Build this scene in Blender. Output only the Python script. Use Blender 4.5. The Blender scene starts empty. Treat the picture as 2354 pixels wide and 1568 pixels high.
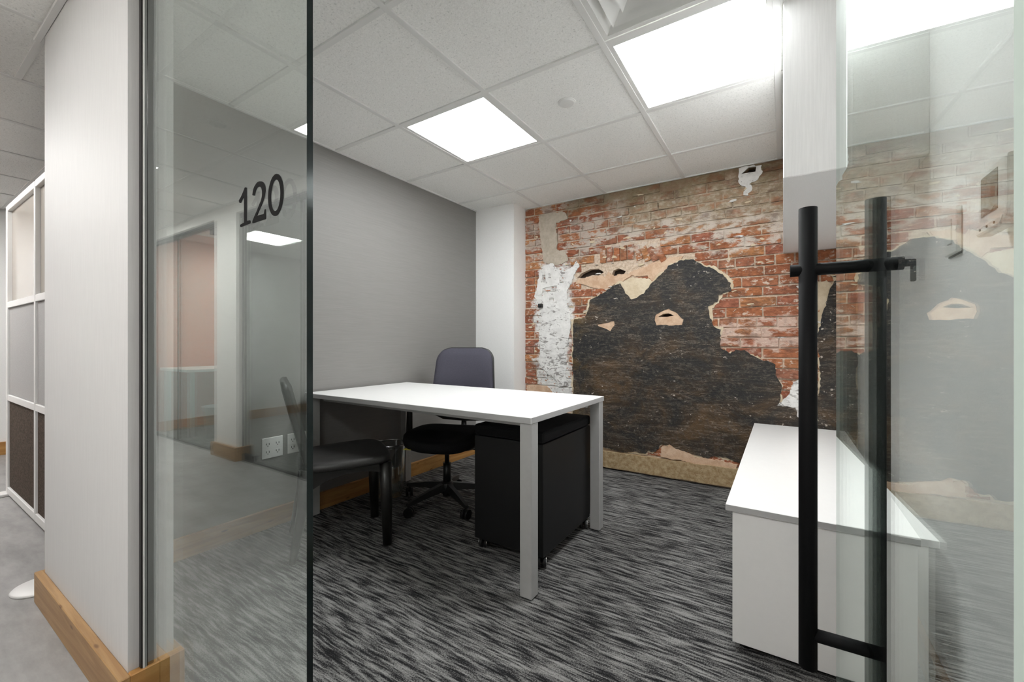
import bpy, bmesh, math, random
from mathutils import Vector, Matrix
from math import pi, sin, cos, radians
random.seed(7)
SC = bpy.context.scene
COL = SC.collection

# ------------------------------------------------------------------ camera, world, exposure
CAM_Z, CEIL = 1.04, 2.28
cam_data = bpy.data.cameras.new('camera')
cam_data.sensor_width = 36.0
cam_data.lens = 969.0 / 2354.0 * 36.0
cam_data.shift_y = 4.0 / 2354.0
cam_data.clip_start = 0.02
cam = bpy.data.objects.new('camera', cam_data)
COL.objects.link(cam)
cam.location = (0, 0, CAM_Z)
cam.rotation_euler = (radians(90), 0, math.atan(623.0 / 969.0))
SC.camera = cam

world = bpy.data.worlds.new('world')
SC.world = world
world.use_nodes = True
world.node_tree.nodes['Background'].inputs[0].default_value = (0.9, 0.95, 1.0, 1)
world.node_tree.nodes['Background'].inputs[1].default_value = 0.3

SC.view_settings.view_transform = 'Standard'
SC.view_settings.look = 'None'
SC.view_settings.gamma = 1.0
SC.view_settings.use_curve_mapping = False
SC.view_settings.exposure = 1.45

ROOM_PANEL = 9.0       # radiance of the office ceiling panels
HALL_PANEL = 12.5       # radiance of the corridor ceiling panels
GLASS_F0 = 0.155        # reflectance of each glass face seen straight on

SC.cycles.max_bounces = 16
SC.cycles.diffuse_bounces = 10
SC.cycles.glossy_bounces = 6
SC.cycles.transparent_max_bounces = 24
SC.cycles.caustics_reflective = False
SC.cycles.caustics_refractive = False
SC.cycles.sample_clamp_indirect = 0.0

# ------------------------------------------------------------------ node helpers
class G:
    def __init__(s, name):
        s.m = bpy.data.materials.new(name)
        s.m.use_nodes = True
        s.t = s.m.node_tree
        s.t.nodes.clear()
        s.out = s.t.nodes.new('ShaderNodeOutputMaterial')
    def put(s, sock, v):
        if isinstance(v, bpy.types.NodeSocket):
            s.t.links.new(v, sock)
        elif isinstance(v, (tuple, list)):
            if len(v) == 3 and sock.type == 'RGBA':
                v = (*v, 1.0)
            sock.default_value = v
        else:
            sock.default_value = v
    def math(s, op, a, b=None, clamp=False):
        n = s.t.nodes.new('ShaderNodeMath'); n.operation = op; n.use_clamp = clamp
        s.put(n.inputs[0], a)
        if b is not None: s.put(n.inputs[1], b)
        return n.outputs[0]
    def add(s, a, b): return s.math('ADD', a, b)
    def sub(s, a, b): return s.math('SUBTRACT', a, b)
    def mul(s, a, b): return s.math('MULTIPLY', a, b)
    def smooth(s, v, a, b, lo=0.0, hi=1.0):
        n = s.t.nodes.new('ShaderNodeMapRange'); n.interpolation_type = 'SMOOTHSTEP'
        s.put(n.inputs[0], v)
        n.inputs[1].default_value = a; n.inputs[2].default_value = b
        n.inputs[3].default_value = lo; n.inputs[4].default_value = hi
        return n.outputs[0]
    def mix(s, f, a, b, mode='MIX'):
        n = s.t.nodes.new('ShaderNodeMix'); n.data_type = 'RGBA'; n.blend_type = mode
        s.put(n.inputs[0], f); s.put(n.inputs[6], a); s.put(n.inputs[7], b)
        return n.outputs[2]
    def noise(s, vec, scale, detail=4.0, rough=0.55, dist=0.0):
        n = s.t.nodes.new('ShaderNodeTexNoise')
        if vec is not None: s.put(n.inputs['Vector'], vec)
        n.inputs['Scale'].default_value = scale
        n.inputs['Detail'].default_value = detail
        n.inputs['Roughness'].default_value = rough
        n.inputs['Distortion'].default_value = dist
        return n.outputs[0]
    def voro(s, vec, scale, out=0, feature='F1'):
        n = s.t.nodes.new('ShaderNodeTexVoronoi'); n.feature = feature
        s.put(n.inputs['Vector'], vec); n.inputs['Scale'].default_value = scale
        return n.outputs[out]
    def ramp(s, f, stops):
        n = s.t.nodes.new('ShaderNodeValToRGB')
        s.put(n.inputs[0], f)
        e = n.color_ramp.elements
        while len(e) < len(stops): e.new(0.5)
        for k, (p, c) in enumerate(stops):
            e[k].position = p
            e[k].color = (*c, 1.0) if len(c) == 3 else c
        return n.outputs[0]
    def pos(s):
        return s.t.nodes.new('ShaderNodeNewGeometry').outputs['Position']
    def objc(s):
        return s.t.nodes.new('ShaderNodeTexCoord').outputs['Object']
    def rnd(s):
        return s.t.nodes.new('ShaderNodeObjectInfo').outputs['Random']
    def scale(s, vec, sc, loc=(0, 0, 0), rot=(0, 0, 0)):
        n = s.t.nodes.new('ShaderNodeMapping')
        s.put(n.inputs[0], vec)
        n.inputs['Scale'].default_value = sc
        n.inputs['Location'].default_value = loc
        n.inputs['Rotation'].default_value = rot
        return n.outputs[0]
    def xyz(s, vec):
        n = s.t.nodes.new('ShaderNodeSeparateXYZ'); s.put(n.inputs[0], vec)
        return n.outputs[0], n.outputs[1], n.outputs[2]
    def bump(s, h, strength=0.3, dist=0.01):
        n = s.t.nodes.new('ShaderNodeBump')
        n.inputs['Strength'].default_value = strength
        n.inputs['Distance'].default_value = dist
        s.put(n.inputs['Height'], h)
        return n.outputs[0]
    def bsdf(s, color, rough=0.5, metal=0.0, normal=None, spec=0.5):
        n = s.t.nodes.new('ShaderNodeBsdfPrincipled')
        s.put(n.inputs['Base Color'], color)
        s.put(n.inputs['Roughness'], rough)
        s.put(n.inputs['Metallic'], metal)
        s.put(n.inputs['Specular IOR Level'], spec)
        if normal is not None: s.put(n.inputs['Normal'], normal)
        s.t.links.new(n.outputs[0], s.out.inputs[0])
        return s.m

def plain(name, col, rough=0.5, metal=0.0, spec=0.5, nscale=0.0, namt=0.0, bump=0.0):
    g = G(name)
    c, nrm = col, None
    if nscale:
        f = g.noise(g.objc(), nscale, 5.0, 0.6)
        k = g.smooth(f, 0.25, 0.75, 1.0 - namt, 1.0 + namt)
        c = g.mix(1.0, col, k, 'MULTIPLY')
        if bump: nrm = g.bump(f, bump, 0.002)
    return g.bsdf(c, rough, metal, nrm, spec)

M = {}
def mat_carpet(name):
    g = G(name)
    p = g.pos()
    w = g.noise(p, 5.0, 2.0)
    x, y, z = g.xyz(p)
    y2 = g.add(y, g.mul(g.sub(w, 0.5), 0.02))
    cv = g.t.nodes.new('ShaderNodeCombineXYZ')
    g.put(cv.inputs[0], x); g.put(cv.inputs[1], y2)
    a = g.noise(g.scale(cv.outputs[0], (7.5, 84.0, 1.0)), 1.0, 3.0, 0.6)
    b = g.noise(g.scale(cv.outputs[0], (3.0, 14.0, 1.0), (7.3, 2.1, 0)), 1.0, 3.0, 0.5)
    c = g.noise(p, 230.0, 2.0, 0.7)
    f = g.add(g.add(a, g.mul(g.sub(b, 0.5), 0.22)), g.mul(g.sub(c, 0.5), 0.55))
    col = g.ramp(f, [(0.36, (0.014, 0.014, 0.015)), (0.44, (0.042, 0.041, 0.042)), (0.53, (0.15, 0.148, 0.145)), (0.66, (0.28, 0.276, 0.268))])
    n = g.bump(g.add(c, g.mul(a, 0.6)), 0.7, 0.006)
    return g.bsdf(col, 0.95, 0.0, n, 0.1)

def wall_weathering(g, base, mortar=False):
    """red brick / mortar with the old whitewash, dust and plaster stains of this wall"""
    p = g.pos()
    x, y, z = g.xyz(p)
    n1 = g.sub(g.noise(p, 5.0, 4.0, 0.6), 0.5)
    n2 = g.sub(g.noise(g.scale(p, (1, 1, 1), (3.1, 5.2, 9.7)), 16.0, 4.0, 0.6), 0.5)
    n3 = g.noise(g.scale(p, (1, 1, 1.6), (9.1, 1.2, 4.7)), 30.0, 4.0, 0.65)
    n4 = g.noise(g.scale(p, (0.7, 1, 1.5), (2.1, 7.2, 1.7)), 11.0, 5.0, 0.65)
    xw = g.add(x, g.add(g.mul(n1, 0.32), g.mul(n2, 0.16)))
    zw = g.add(z, g.add(g.mul(n1, 0.30), g.mul(n2, 0.16)))
    col = base
    # fine light flecks everywhere
    fleck = g.mul(g.smooth(n3, 0.545, 0.60), g.smooth(n4, 0.43, 0.54))
    col = g.mix(g.mul(fleck, 0.85), col, (0.66, 0.56, 0.47))
    # pale dust over the upper courses
    zl = g.add(zw, g.mul(g.add(x, 1.0), 0.10))
    tan = g.mul(g.smooth(zl, 1.86, 2.02), g.smooth(xw, -1.45, -0.95))
    tan = g.mul(tan, g.smooth(n4, 0.34, 0.52, 0.35, 0.95))
    col = g.mix(tan, col, g.mix(g.smooth(n3, 0.4, 0.62), (0.36, 0.285, 0.195), (0.50, 0.42, 0.32)))
    # patchy whitewash band
    band = g.mul(g.smooth(zl, 1.74, 1.82), g.smooth(zl, 2.08, 1.96))
    band = g.mul(band, g.mul(g.smooth(n4, 0.46, 0.56), g.smooth(xw, -1.75, -1.2)))
    col = g.mix(g.mul(band, 0.9), col, (0.64, 0.57, 0.50))
    upl = g.mul(g.smooth(zw, 1.70, 1.84), g.mul(g.smooth(n4, 0.46, 0.55), g.smooth(xw, -0.9, -1.2)))
    col = g.mix(g.mul(upl, 0.75), col, (0.52, 0.45, 0.39))
    # smear right of the dark coat
    sm = g.mul(g.mul(g.smooth(zw, 0.95, 1.02), g.smooth(zw, 1.26, 1.18)), g.smooth(n4, 0.42, 0.53))
    sm = g.mul(sm, g.smooth(xw, -0.55, -0.40))
    col = g.mix(g.mul(sm, 0.8), col, (0.66, 0.50, 0.42))
    # white painted strip at the left
    wm = g.mul(g.mul(g.smooth(xw, -1.93, -1.89), g.smooth(xw, -1.52, -1.58)), g.smooth(zw, 1.76, 1.70))
    wm = g.mul(wm, g.smooth(n3, 0.36, 0.44))
    col = g.mix(wm, col, (0.74, 0.73, 0.71))
    # damp brown stain under the ceiling
    st = g.mul(g.smooth(zw, 2.10, 2.24), g.smooth(xw, -1.75, -1.45))
    col = g.mix(g.mul(st, 0.7), col, g.mix(g.smooth(n4, 0.4, 0.6), (0.16, 0.085, 0.04), (0.20, 0.16, 0.08)))
    return col, n3, n4, n1

def mat_brick():
    g = G('old_red_brick')
    r = g.rnd()
    p = g.pos()
    f = g.noise(g.scale(p, (1, 1, 2.2)), 22.0, 5.0, 0.65)
    c1 = g.ramp(r, [(0.0, (0.27, 0.095, 0.055)), (0.35, (0.40, 0.155, 0.070)), (0.6, (0.32, 0.12, 0.075)), (0.82, (0.44, 0.20, 0.085)), (1.0, (0.28, 0.12, 0.085))])
    c = g.mix(1.0, c1, g.smooth(f, 0.3, 0.7, 0.65, 1.3), 'MULTIPLY')
    col, n3, n4, n1 = wall_weathering(g, c)
    soot = g.mul(g.smooth(g.noise(g.scale(p, (1, 1, 1.4), (5, 3, 8)), 7.0, 6.0, 0.7), 0.52, 0.66), 0.55)
    col = g.mix(soot, col, (0.13, 0.075, 0.055))
    return g.bsdf(col, 0.9, 0.0, g.bump(g.add(f, n3), 1.0, 0.008), 0.2)

def mat_mortar():
    g = G('lime_mortar')
    p = g.pos()
    f = g.noise(p, 60.0, 5.0, 0.7)
    c = g.mix(g.smooth(f, 0.35, 0.7), (0.50, 0.38, 0.28), (0.74, 0.62, 0.50))
    col, n3, n4, n1 = wall_weathering(g, c, True)
    return g.bsdf(col, 0.95, 0.0, g.bump(f, 0.8, 0.006), 0.1)

def mat_tar():
    g = G('black_bitumen_coat')
    p = g.pos()
    a = g.noise(g.scale(p, (1, 1, 1.6)), 2.6, 6.0, 0.7, 0.6)
    b = g.noise(p, 38.0, 5.0, 0.7)
    x, y, z = g.xyz(p)
    low = g.smooth(z, 1.15, 0.6, 0.0, 0.09)
    c = g.ramp(g.add(a, low), [(0.38, (0.013, 0.013, 0.0145)), (0.50, (0.021, 0.019, 0.017)), (0.60, (0.038, 0.025, 0.015)), (0.74, (0.095, 0.056, 0.025))])
    c = g.mix(g.smooth(b, 0.50, 0.66, 0.0, 0.65), c, (0.095, 0.082, 0.070))
    e = g.mul(g.smooth(x, -1.36, -1.5), g.smooth(a, 0.42, 0.62))
    c = g.mix(g.mul(e, 0.8), c, (0.12, 0.075, 0.022))
    # scratches and chips
    s1 = g.noise(g.scale(p, (2.2, 1, 20.0), (0, 0, 0), (0, 0.25, 0)), 2.0, 5.0, 0.7, 1.2)
    s2 = g.smooth(g.math('ABSOLUTE', g.sub(s1, 0.56)), 0.0, 0.016, 1.0, 0.0)
    c = g.mix(g.mul(s2, g.smooth(a, 0.35, 0.6, 0.25, 0.85)), c, (0.30, 0.25, 0.20))
    v = g.voro(g.scale(p, (1, 1, 1.2)), 26.0)
    ch = g.mul(g.smooth(g.noise(g.scale(p, (26, 1, 44), (0, 0, 0), (0, 0.3, 0)), 1.0, 3.0, 0.6), 0.665, 0.70), g.smooth(g.noise(p, 7.0), 0.46, 0.56))
    ch2 = g.mul(g.smooth(v, 0.26, 0.2), g.mul(g.smooth(x, 0.16, 0.2), g.smooth(b, 0.5, 0.56)))
    ch = g.math('MAXIMUM', ch, ch2)
    c = g.mix(ch, c, (0.52, 0.46, 0.40))
    return g.bsdf(c, g.smooth(b, 0.3, 0.7, 0.42, 0.75), 0.0, g.bump(g.add(b, a), 0.6, 0.01), 0.4)

def mat_plaster(name, c1, c2, scale=18.0, dark=None):
    g = G(name)
    p = g.pos()
    f = g.noise(p, scale, 6.0, 0.7)
    c = g.mix(g.smooth(f, 0.35, 0.65), c1, c2)
    if dark:
        k = g.noise(g.scale(p, (1.0, 1.0, 2.4), (4, 2, 1), (0, 0.6, 0)), 15.0, 7.0, 0.72, 0.9)
        x, y, z = g.xyz(p)
        th = g.add(g.add(k, g.mul(g.sub(g.noise(p, 6.0), 0.5), 0.25)), g.smooth(z, 1.4, 0.8, 0.0, 0.07))
        c = g.mix(g.smooth(th, 0.57, 0.64, 0.0, 0.85), c, dark)
    return g.bsdf(c, 0.9, 0.0, g.bump(f, 0.8, 0.008), 0.2)

def mat_wood(name, c1, c2, along=0):
    g = G(name)
    p = g.pos()
    sc = [26.0, 26.0, 26.0]; sc[along] = 1.6
    w = g.noise(p, 3.0, 2.0)
    f = g.noise(g.scale(p, tuple(sc)), 1.0, 5.0, 0.6, 1.4)
    k = g.voro(g.scale(p, (7.0 if along == 0 else 22.0, 7.0 if along == 1 else 22.0, 22.0)), 1.0)
    c = g.mix(g.smooth(f, 0.3, 0.7), c1, c2)
    c = g.mix(g.smooth(k, 0.16, 0.06, 0.0, 0.75), c, (0.12, 0.05, 0.018))
    return g.bsdf(c, 0.45, 0.0, g.bump(f, 0.15, 0.002), 0.4)

def mat_tile():
    g = G('mineral_fibre_tile')
    p = g.pos()
    f = g.noise(p, 150.0, 3.0, 0.7)
    pit = g.smooth(g.noise(p, 95.0, 2.0, 0.6), 0.60, 0.68)
    c = g.mix(g.smooth(f, 0.3, 0.7, 0.0, 1.0), (0.82, 0.82, 0.80), (0.92, 0.92, 0.90))
    c = g.mix(g.mul(pit, 0.4), c, (0.5, 0.5, 0.49))
    return g.bsdf(c, 0.95, 0.0, g.bump(g.sub(f, pit), 0.4, 0.003), 0.1)

def mat_paint(name, col, rough=0.6, weave=None, amt=0.03):
    g = G(name)
    p = g.pos()
    if weave == 'h':
        f = g.noise(g.scale(p, (6.0, 6.0, 260.0)), 1.0, 3.0, 0.6)
    elif weave == 'v':
        f = g.noise(g.scale(p, (220.0, 220.0, 8.0)), 1.0, 3.0, 0.6)
    else:
        f = g.noise(p, 120.0, 3.0, 0.6)
    c = g.mix(1.0, col, g.smooth(f, 0.25, 0.75, 1.0 - amt, 1.0 + amt), 'MULTIPLY')
    return g.bsdf(c, rough, 0.0, g.bump(f, 0.12, 0.002), 0.3)

def mat_vinyl():
    g = G('grey_vinyl_floor')
    p = g.pos()
    a = g.noise(g.scale(p, (1.2, 3.2, 1.0)), 3.0, 6.0, 0.65)
    b = g.noise(g.scale(p, (6.0, 30.0, 1.0)), 1.0, 4.0, 0.6)
    f = g.add(a, g.mul(g.sub(b, 0.5), 0.3))
    c = g.ramp(f, [(0.3, (0.21, 0.205, 0.20)), (0.5, (0.28, 0.273, 0.267)), (0.7, (0.355, 0.347, 0.34))])
    return g.bsdf(c, 0.42, 0.0, g.bump(b, 0.08, 0.002), 0.4)

def mat_glass(name, tint, f0):
    g = G(name)
    lw = g.t.nodes.new('ShaderNodeLayerWeight'); lw.inputs[0].default_value = 0.5
    f5 = g.math('POWER', lw.outputs['Facing'], 5.0)
    fr = g.add(g.mul(f5, 1.0 - f0), f0)
    tr = g.t.nodes.new('ShaderNodeBsdfTransparent'); g.put(tr.inputs[0], tint)
    gl = g.t.nodes.new('ShaderNodeBsdfGlossy'); gl.inputs['Roughness'].default_value = 0.0
    g.put(gl.inputs[0], (0.95, 1.0, 0.98))
    mx = g.t.nodes.new('ShaderNodeMixShader')
    g.put(mx.inputs[0], fr)
    g.t.links.new(tr.outputs[0], mx.inputs[1]); g.t.links.new(gl.outputs[0], mx.inputs[2])
    g.t.links.new(mx.outputs[0], g.out.inputs[0])
    return g.m

def mat_emit(name, col, k):
    g = G(name)
    e = g.t.nodes.new('ShaderNodeEmission')
    g.put(e.inputs[0], col); e.inputs[1].default_value = k
    g.t.links.new(e.outputs[0], g.out.inputs[0])
    return g.m

M['carpet'] = mat_carpet('streaked_charcoal_carpet')
M['brick'] = mat_brick()
M['mortar'] = mat_mortar()
M['tar'] = mat_tar()
M['white_plaster'] = mat_plaster('flaking_white_plaster', (0.70, 0.69, 0.67), (0.82, 0.81, 0.79), 14.0, (0.22, 0.20, 0.19))
M['cream_plaster'] = mat_plaster('cream_plaster', (0.60, 0.49, 0.34), (0.70, 0.60, 0.45))
M['tan_plaster'] = mat_plaster('tan_plaster', (0.42, 0.36, 0.29), (0.52, 0.46, 0.38))
M['peach_plaster'] = mat_plaster('peach_plaster', (0.55, 0.36, 0.24), (0.68, 0.50, 0.36))
M['honey_x_shade'] = mat_wood('shaded_honey_pine', (0.29, 0.155, 0.060), (0.42, 0.255, 0.11), 0)  # same pine, darker and greyer: dim corridor light put into the colour
M['honey_y'] = mat_wood('honey_pine_into_room', (0.36, 0.17, 0.050), (0.52, 0.29, 0.10), 1)
M['old_wood'] = mat_plaster('weathered_board', (0.30, 0.20, 0.10), (0.47, 0.36, 0.22), 30.0)
M['tile'] = mat_tile()
M['grid'] = plain('grid_bar_paint', (0.74, 0.74, 0.725), 0.5)
M['white_wall'] = mat_paint('white_wall_paint', (0.87, 0.865, 0.855), 0.6, None, 0.02)
M['corridor_wall'] = mat_paint('white_linen_wallcover', (0.64, 0.637, 0.63), 0.6, 'v', 0.03)
M['pale_wall'] = mat_paint('cream_wall_paint', (0.87, 0.85, 0.82), 0.6)
M['grey_wall'] = mat_paint('grey_woven_wallcover', (0.232, 0.224, 0.216), 0.5, 'h', 0.05)
M['orange_wall'] = mat_paint('terracotta_wall_paint', (0.55, 0.135, 0.05), 0.6)
M['soffit'] = mat_paint('brushed_white_paint', (0.86, 0.86, 0.855), 0.6, 'v', 0.03)
M['vinyl'] = mat_vinyl()
M['glass'] = mat_glass('clear_glass', (0.965, 0.985, 0.975), GLASS_F0)
M['glass_edge'] = plain('polished_glass_edge', (0.006, 0.012, 0.012), 0.12, 0.0, 0.5)
M['edge_clear'] = plain('pale_green_glass_edge', (0.50, 0.58, 0.54), 0.6, 0.0, 0.1)
M['black_metal'] = plain('matt_black_metal', (0.0065, 0.0065, 0.007), 0.6, 0.0, 0.12)
M['dark_channel'] = plain('dark_channel', (0.02, 0.018, 0.018), 0.35, 0.5)
M['vinyl_black'] = plain('black_vinyl_lettering', (0.004, 0.004, 0.004), 0.85, 0.0, 0.15)
M['laminate'] = plain('white_laminate', (0.84, 0.835, 0.825), 0.32, 0.0, 0.5, 40.0, 0.01)
M['laminate_edge'] = plain('light_grey_edge_band', (0.44, 0.44, 0.44), 0.45)
M['silver'] = plain('silver_painted_metal', (0.47, 0.47, 0.465), 0.42, 0.2, 0.5, 30.0, 0.03)
M['black_steel'] = plain('black_powder_coat', (0.007, 0.007, 0.0075), 0.42, 0.0, 0.35, 200.0, 0.1, 0.1)
M['black_fabric'] = plain('black_fabric', (0.012, 0.012, 0.013), 0.9, 0.0, 0.2, 300.0, 0.3, 0.4)
M['navy_fabric'] = plain('charcoal_blue_fabric', (0.062, 0.060, 0.078), 0.9, 0.0, 0.2, 400.0, 0.2, 0.3)
M['black_plastic'] = plain('black_plastic', (0.010, 0.010, 0.010), 0.45)
M['black_wood'] = plain('black_stained_wood', (0.012, 0.011, 0.010), 0.35, 0.0, 0.5, 40.0, 0.3)
M['black_leather'] = plain('black_leather', (0.022, 0.021, 0.020), 0.42, 0.0, 0.5, 120.0, 0.2, 0.2)
M['chrome'] = plain('chrome_rim', (0.6, 0.6, 0.6), 0.2, 1.0)
M['yellow'] = plain('yellow_tag', (0.70, 0.60, 0.10), 0.6)
M['white_plastic'] = plain('white_plastic', (0.80, 0.80, 0.78), 0.4)
M['slot'] = plain('dark_slot', (0.02, 0.02, 0.02), 0.6)
M['screen'] = plain('grey_display', (0.10, 0.10, 0.085), 0.25)
M['white_metal'] = plain('white_metal', (0.66, 0.655, 0.645), 0.4)
M['vent'] = plain('white_vent_paint', (0.72, 0.72, 0.70), 0.45)
M['grey_fabric'] = plain('light_grey_fabric', (0.36, 0.355, 0.35), 0.9, 0.0, 0.2, 200.0, 0.12, 0.2)
M['brown_fabric'] = plain('brown_speckled_fabric', (0.075, 0.058, 0.046), 0.95, 0.0, 0.1, 90.0, 0.5, 0.3)
M['beige_pane'] = plain('beige_reflection_glass', (0.36, 0.325, 0.285), 0.12, 0.0, 0.6)  # opaque beige stands for the walls mirrored in the pane
M['clear_plastic'] = mat_glass('clear_plastic', (0.90, 0.90, 0.90), 0.16)
M['cavity_shade'] = plain('cavity_shade', (0.03, 0.018, 0.012), 0.9)
M['bin'] = plain('grey_bin_plastic', (0.20, 0.20, 0.20), 0.5)
M['room_light'] = mat_emit('lit_panel_office', (0.975, 1.0, 1.0), ROOM_PANEL)
M['hall_light'] = mat_emit('lit_panel_corridor', (1.0, 0.985, 0.965), HALL_PANEL)

# ------------------------------------------------------------------ mesh helpers
def bx(bm, x0, x1, y0, y1, z0, z1, bevel=0.0, seg=1, mi=0):
    vs = [bm.verts.new((x, y, z)) for x in (x0, x1) for y in (y0, y1) for z in (z0, z1)]
    fs = [bm.faces.new([vs[i] for i in q]) for q in ((0, 1, 3, 2), (4, 6, 7, 5), (0, 4, 5, 1), (2, 3, 7, 6), (0, 2, 6, 4), (1, 5, 7, 3))]
    for f in fs: f.material_index = mi
    if bevel:
        es = set(e for f in fs for e in f.edges)
        bmesh.ops.bevel(bm, geom=list(es), offset=bevel, segments=seg, affect='EDGES', profile=0.5)
    return fs

def cyl(bm, a, b, r0, r1=None, n=20, cap=True):
    a, b = Vector(a), Vector(b); r1 = r0 if r1 is None else r1
    d = (b - a).normalized()
    u = d.orthogonal().normalized(); v = d.cross(u)
    A = [bm.verts.new(a + (u * cos(2 * pi * k / n) + v * sin(2 * pi * k / n)) * r0) for k in range(n)]
    B = [bm.verts.new(b + (u * cos(2 * pi * k / n) + v * sin(2 * pi * k / n)) * r1) for k in range(n)]
    for k in range(n):
        f = bm.faces.new((A[k], A[(k + 1) % n], B[(k + 1) % n], B[k])); f.smooth = True
    if cap:
        bm.faces.new(A[::-1]); bm.faces.new(B)

def lathe(bm, prof, c=(0, 0, 0), n=28):
    rings = []
    for r, z in prof:
        rings.append([bm.verts.new((c[0] + r * cos(2 * pi * k / n), c[1] + r * sin(2 * pi * k / n), c[2] + z)) for k in range(n)] if r > 1e-6 else [bm.verts.new((c[0], c[1], c[2] + z))])
    for A, B in zip(rings, rings[1:]):
        for k in range(n):
            a0, a1 = A[k % len(A)], A[(k + 1) % len(A)]
            b0, b1 = B[k % len(B)], B[(k + 1) % len(B)]
            q = []
            for w in (a0, a1, b1, b0):
                if w not in q: q.append(w)
            if len(q) > 2:
                f = bm.faces.new(q); f.smooth = True

def tube(bm, pts, r, n=12):
    P = [Vector(p) for p in pts]
    rings = []
    for i, p in enumerate(P):
        d = (P[min(i + 1, len(P) - 1)] - P[max(i - 1, 0)]).normalized()
        ref = Vector((0, 0, 1)) if abs(d.z) < 0.9 else Vector((1, 0, 0))
        u = d.cross(ref).normalized(); v = u.cross(d)
        rr = r[i] if isinstance(r, (list, tuple)) else r
        rings.append([bm.verts.new(p + (u * cos(2 * pi * k / n) + v * sin(2 * pi * k / n)) * rr) for k in range(n)])
    for A, B in zip(rings, rings[1:]):
        for k in range(n):
            f = bm.faces.new((A[k], A[(k + 1) % n], B[(k + 1) % n], B[k])); f.smooth = True
    bm.faces.new(rings[0][::-1]); bm.faces.new(rings[-1])

def plate(bm, outer, holes, y0, y1):
    """flat plate in the XZ plane with holes; y0 is the front face, y1 the back"""
    edges = []
    for loop in [outer] + list(holes):
        vs = [bm.verts.new((x, y0, z)) for x, z in loop]
        edges += [bm.edges.new((vs[k], vs[(k + 1) % len(vs)])) for k in range(len(vs))]
    r = bmesh.ops.triangle_fill(bm, use_beauty=True, use_dissolve=False, edges=edges, normal=(0, -1, 0))
    fs = [g for g in r['geom'] if isinstance(g, bmesh.types.BMFace)]
    e = bmesh.ops.extrude_face_region(bm, geom=fs)
    vs = [g for g in e['geom'] if isinstance(g, bmesh.types.BMVert)]
    bmesh.ops.translate(bm, vec=(0, y1 - y0, 0), verts=vs)

def ragged(loop, step=0.03, amp=0.008, rng=random):
    out = []
    for (x0, z0), (x1, z1) in zip(loop, loop[1:] + loop[:1]):
        L = math.hypot(x1 - x0, z1 - z0); n = max(1, int(L / step))
        for k in range(n):
            t = k / n
            out.append((x0 + (x1 - x0) * t + rng.uniform(-amp, amp), z0 + (z1 - z0) * t + rng.uniform(-amp, amp)))
    return out

def inside(x, z, poly):
    c = False
    for (x0, z0), (x1, z1) in zip(poly, poly[1:] + poly[:1]):
        if (z0 > z) != (z1 > z) and x < (x1 - x0) * (z - z0) / (z1 - z0) + x0: c = not c
    return c

def obj(name, bm, mats, parent=None, smooth=False, loc=None, recalc=True):
    if recalc: bmesh.ops.recalc_face_normals(bm, faces=bm.faces[:])
    me = bpy.data.meshes.new(name)
    bm.to_mesh(me); bm.free()
    if not isinstance(mats, (list, tuple)): mats = [mats]
    for m in mats: me.materials.append(m)
    if smooth:
        for p in me.polygons: p.use_smooth = True
    o = bpy.data.objects.new(name, me)
    COL.objects.link(o)
    if parent: o.parent = parent
    if loc: o.location = loc
    return o

def BM(): return bmesh.new()
def box(name, m, parent, x0, x1, y0, y1, z0, z1, bevel=0.0, seg=1):
    bm = BM(); bx(bm, x0, x1, y0, y1, z0, z1, bevel, seg)
    return obj(name, bm, m, parent)
def thing(name, label, cat, loc=(0, 0, 0), rz=0.0, group=None):
    o = bpy.data.objects.new(name, None); COL.objects.link(o)
    o.empty_display_size = 0.1
    o.location = loc; o.rotation_euler = (0, 0, rz)
    return tag(o, label, cat, group)
def tag(o, label, cat, group=None):
    o['label'] = label; o['category'] = cat
    if group: o['group'] = group
    return o
def struct(o, label=None, cat=None):
    o['kind'] = 'structure'
    if label: o['label'] = label
    if cat: o['category'] = cat
    return o
def root(name, label, cat, loc=(0, 0, 0), rz=0.0):
    o = bpy.data.objects.new(name, None); COL.objects.link(o)
    o.location = loc; o.rotation_euler = (0, 0, rz)
    return struct(o, label, cat)
def dup(src, loc, rz=0.0, label=None):
    r = src.copy(); COL.objects.link(r); r.location = loc; r.rotation_euler = (0, 0, rz)
    if label: r['label'] = label
    for ch in list(src.children):
        c = ch.copy(); COL.objects.link(c); c.parent = r
        for gch in list(ch.children):
            d = gch.copy(); COL.objects.link(d); d.parent = c
    return r
def modsub(o, lv=2):
    m = o.modifiers.new('sub', 'SUBSURF'); m.levels = lv; m.render_levels = lv
    for p in o.data.polygons: p.use_smooth = True
    return o

# ------------------------------------------------------------------ key planes (metres, camera stands at x=0 y=0)
XL, XR = -2.44, 0.39          # office side walls
YB = 3.37                     # face of the mortar on the brick wall
YC = 0.41                     # corridor face of the office front
YG = 0.442                    # front face of the fixed glass
YO = -0.92                    # front line of the offices across the corridor
XF = -6.10                    # far end of the corridor

# ------------------------------------------------------------------ floors
bm = BM(); bx(bm, XL - 0.08, XR + 0.08, YG + 0.004, YB + 0.1, -0.04, 0.0)
struct(obj('floor', bm, M['carpet']), 'charcoal carpet with pale grey streaks inside the glass office', 'floor')
bm = BM()
bx(bm, XF - 0.1, 2.6, YO - 0.02, YG + 0.004, -0.04, 0.0)
bx(bm, XF - 0.1, XL - 0.08, YG + 0.004, 3.5, -0.04, 0.0)
struct(obj('floor', bm, M['vinyl']), 'smooth mid-grey vinyl floor of the corridor', 'floor')
bm = BM(); bx(bm, -6.3, 2.6, -3.4, YO - 0.02, -0.04, 0.0)
struct(obj('floor', bm, M['carpet']), 'dark carpet behind the glass across the corridor, seen only as a reflection', 'floor')

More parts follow.
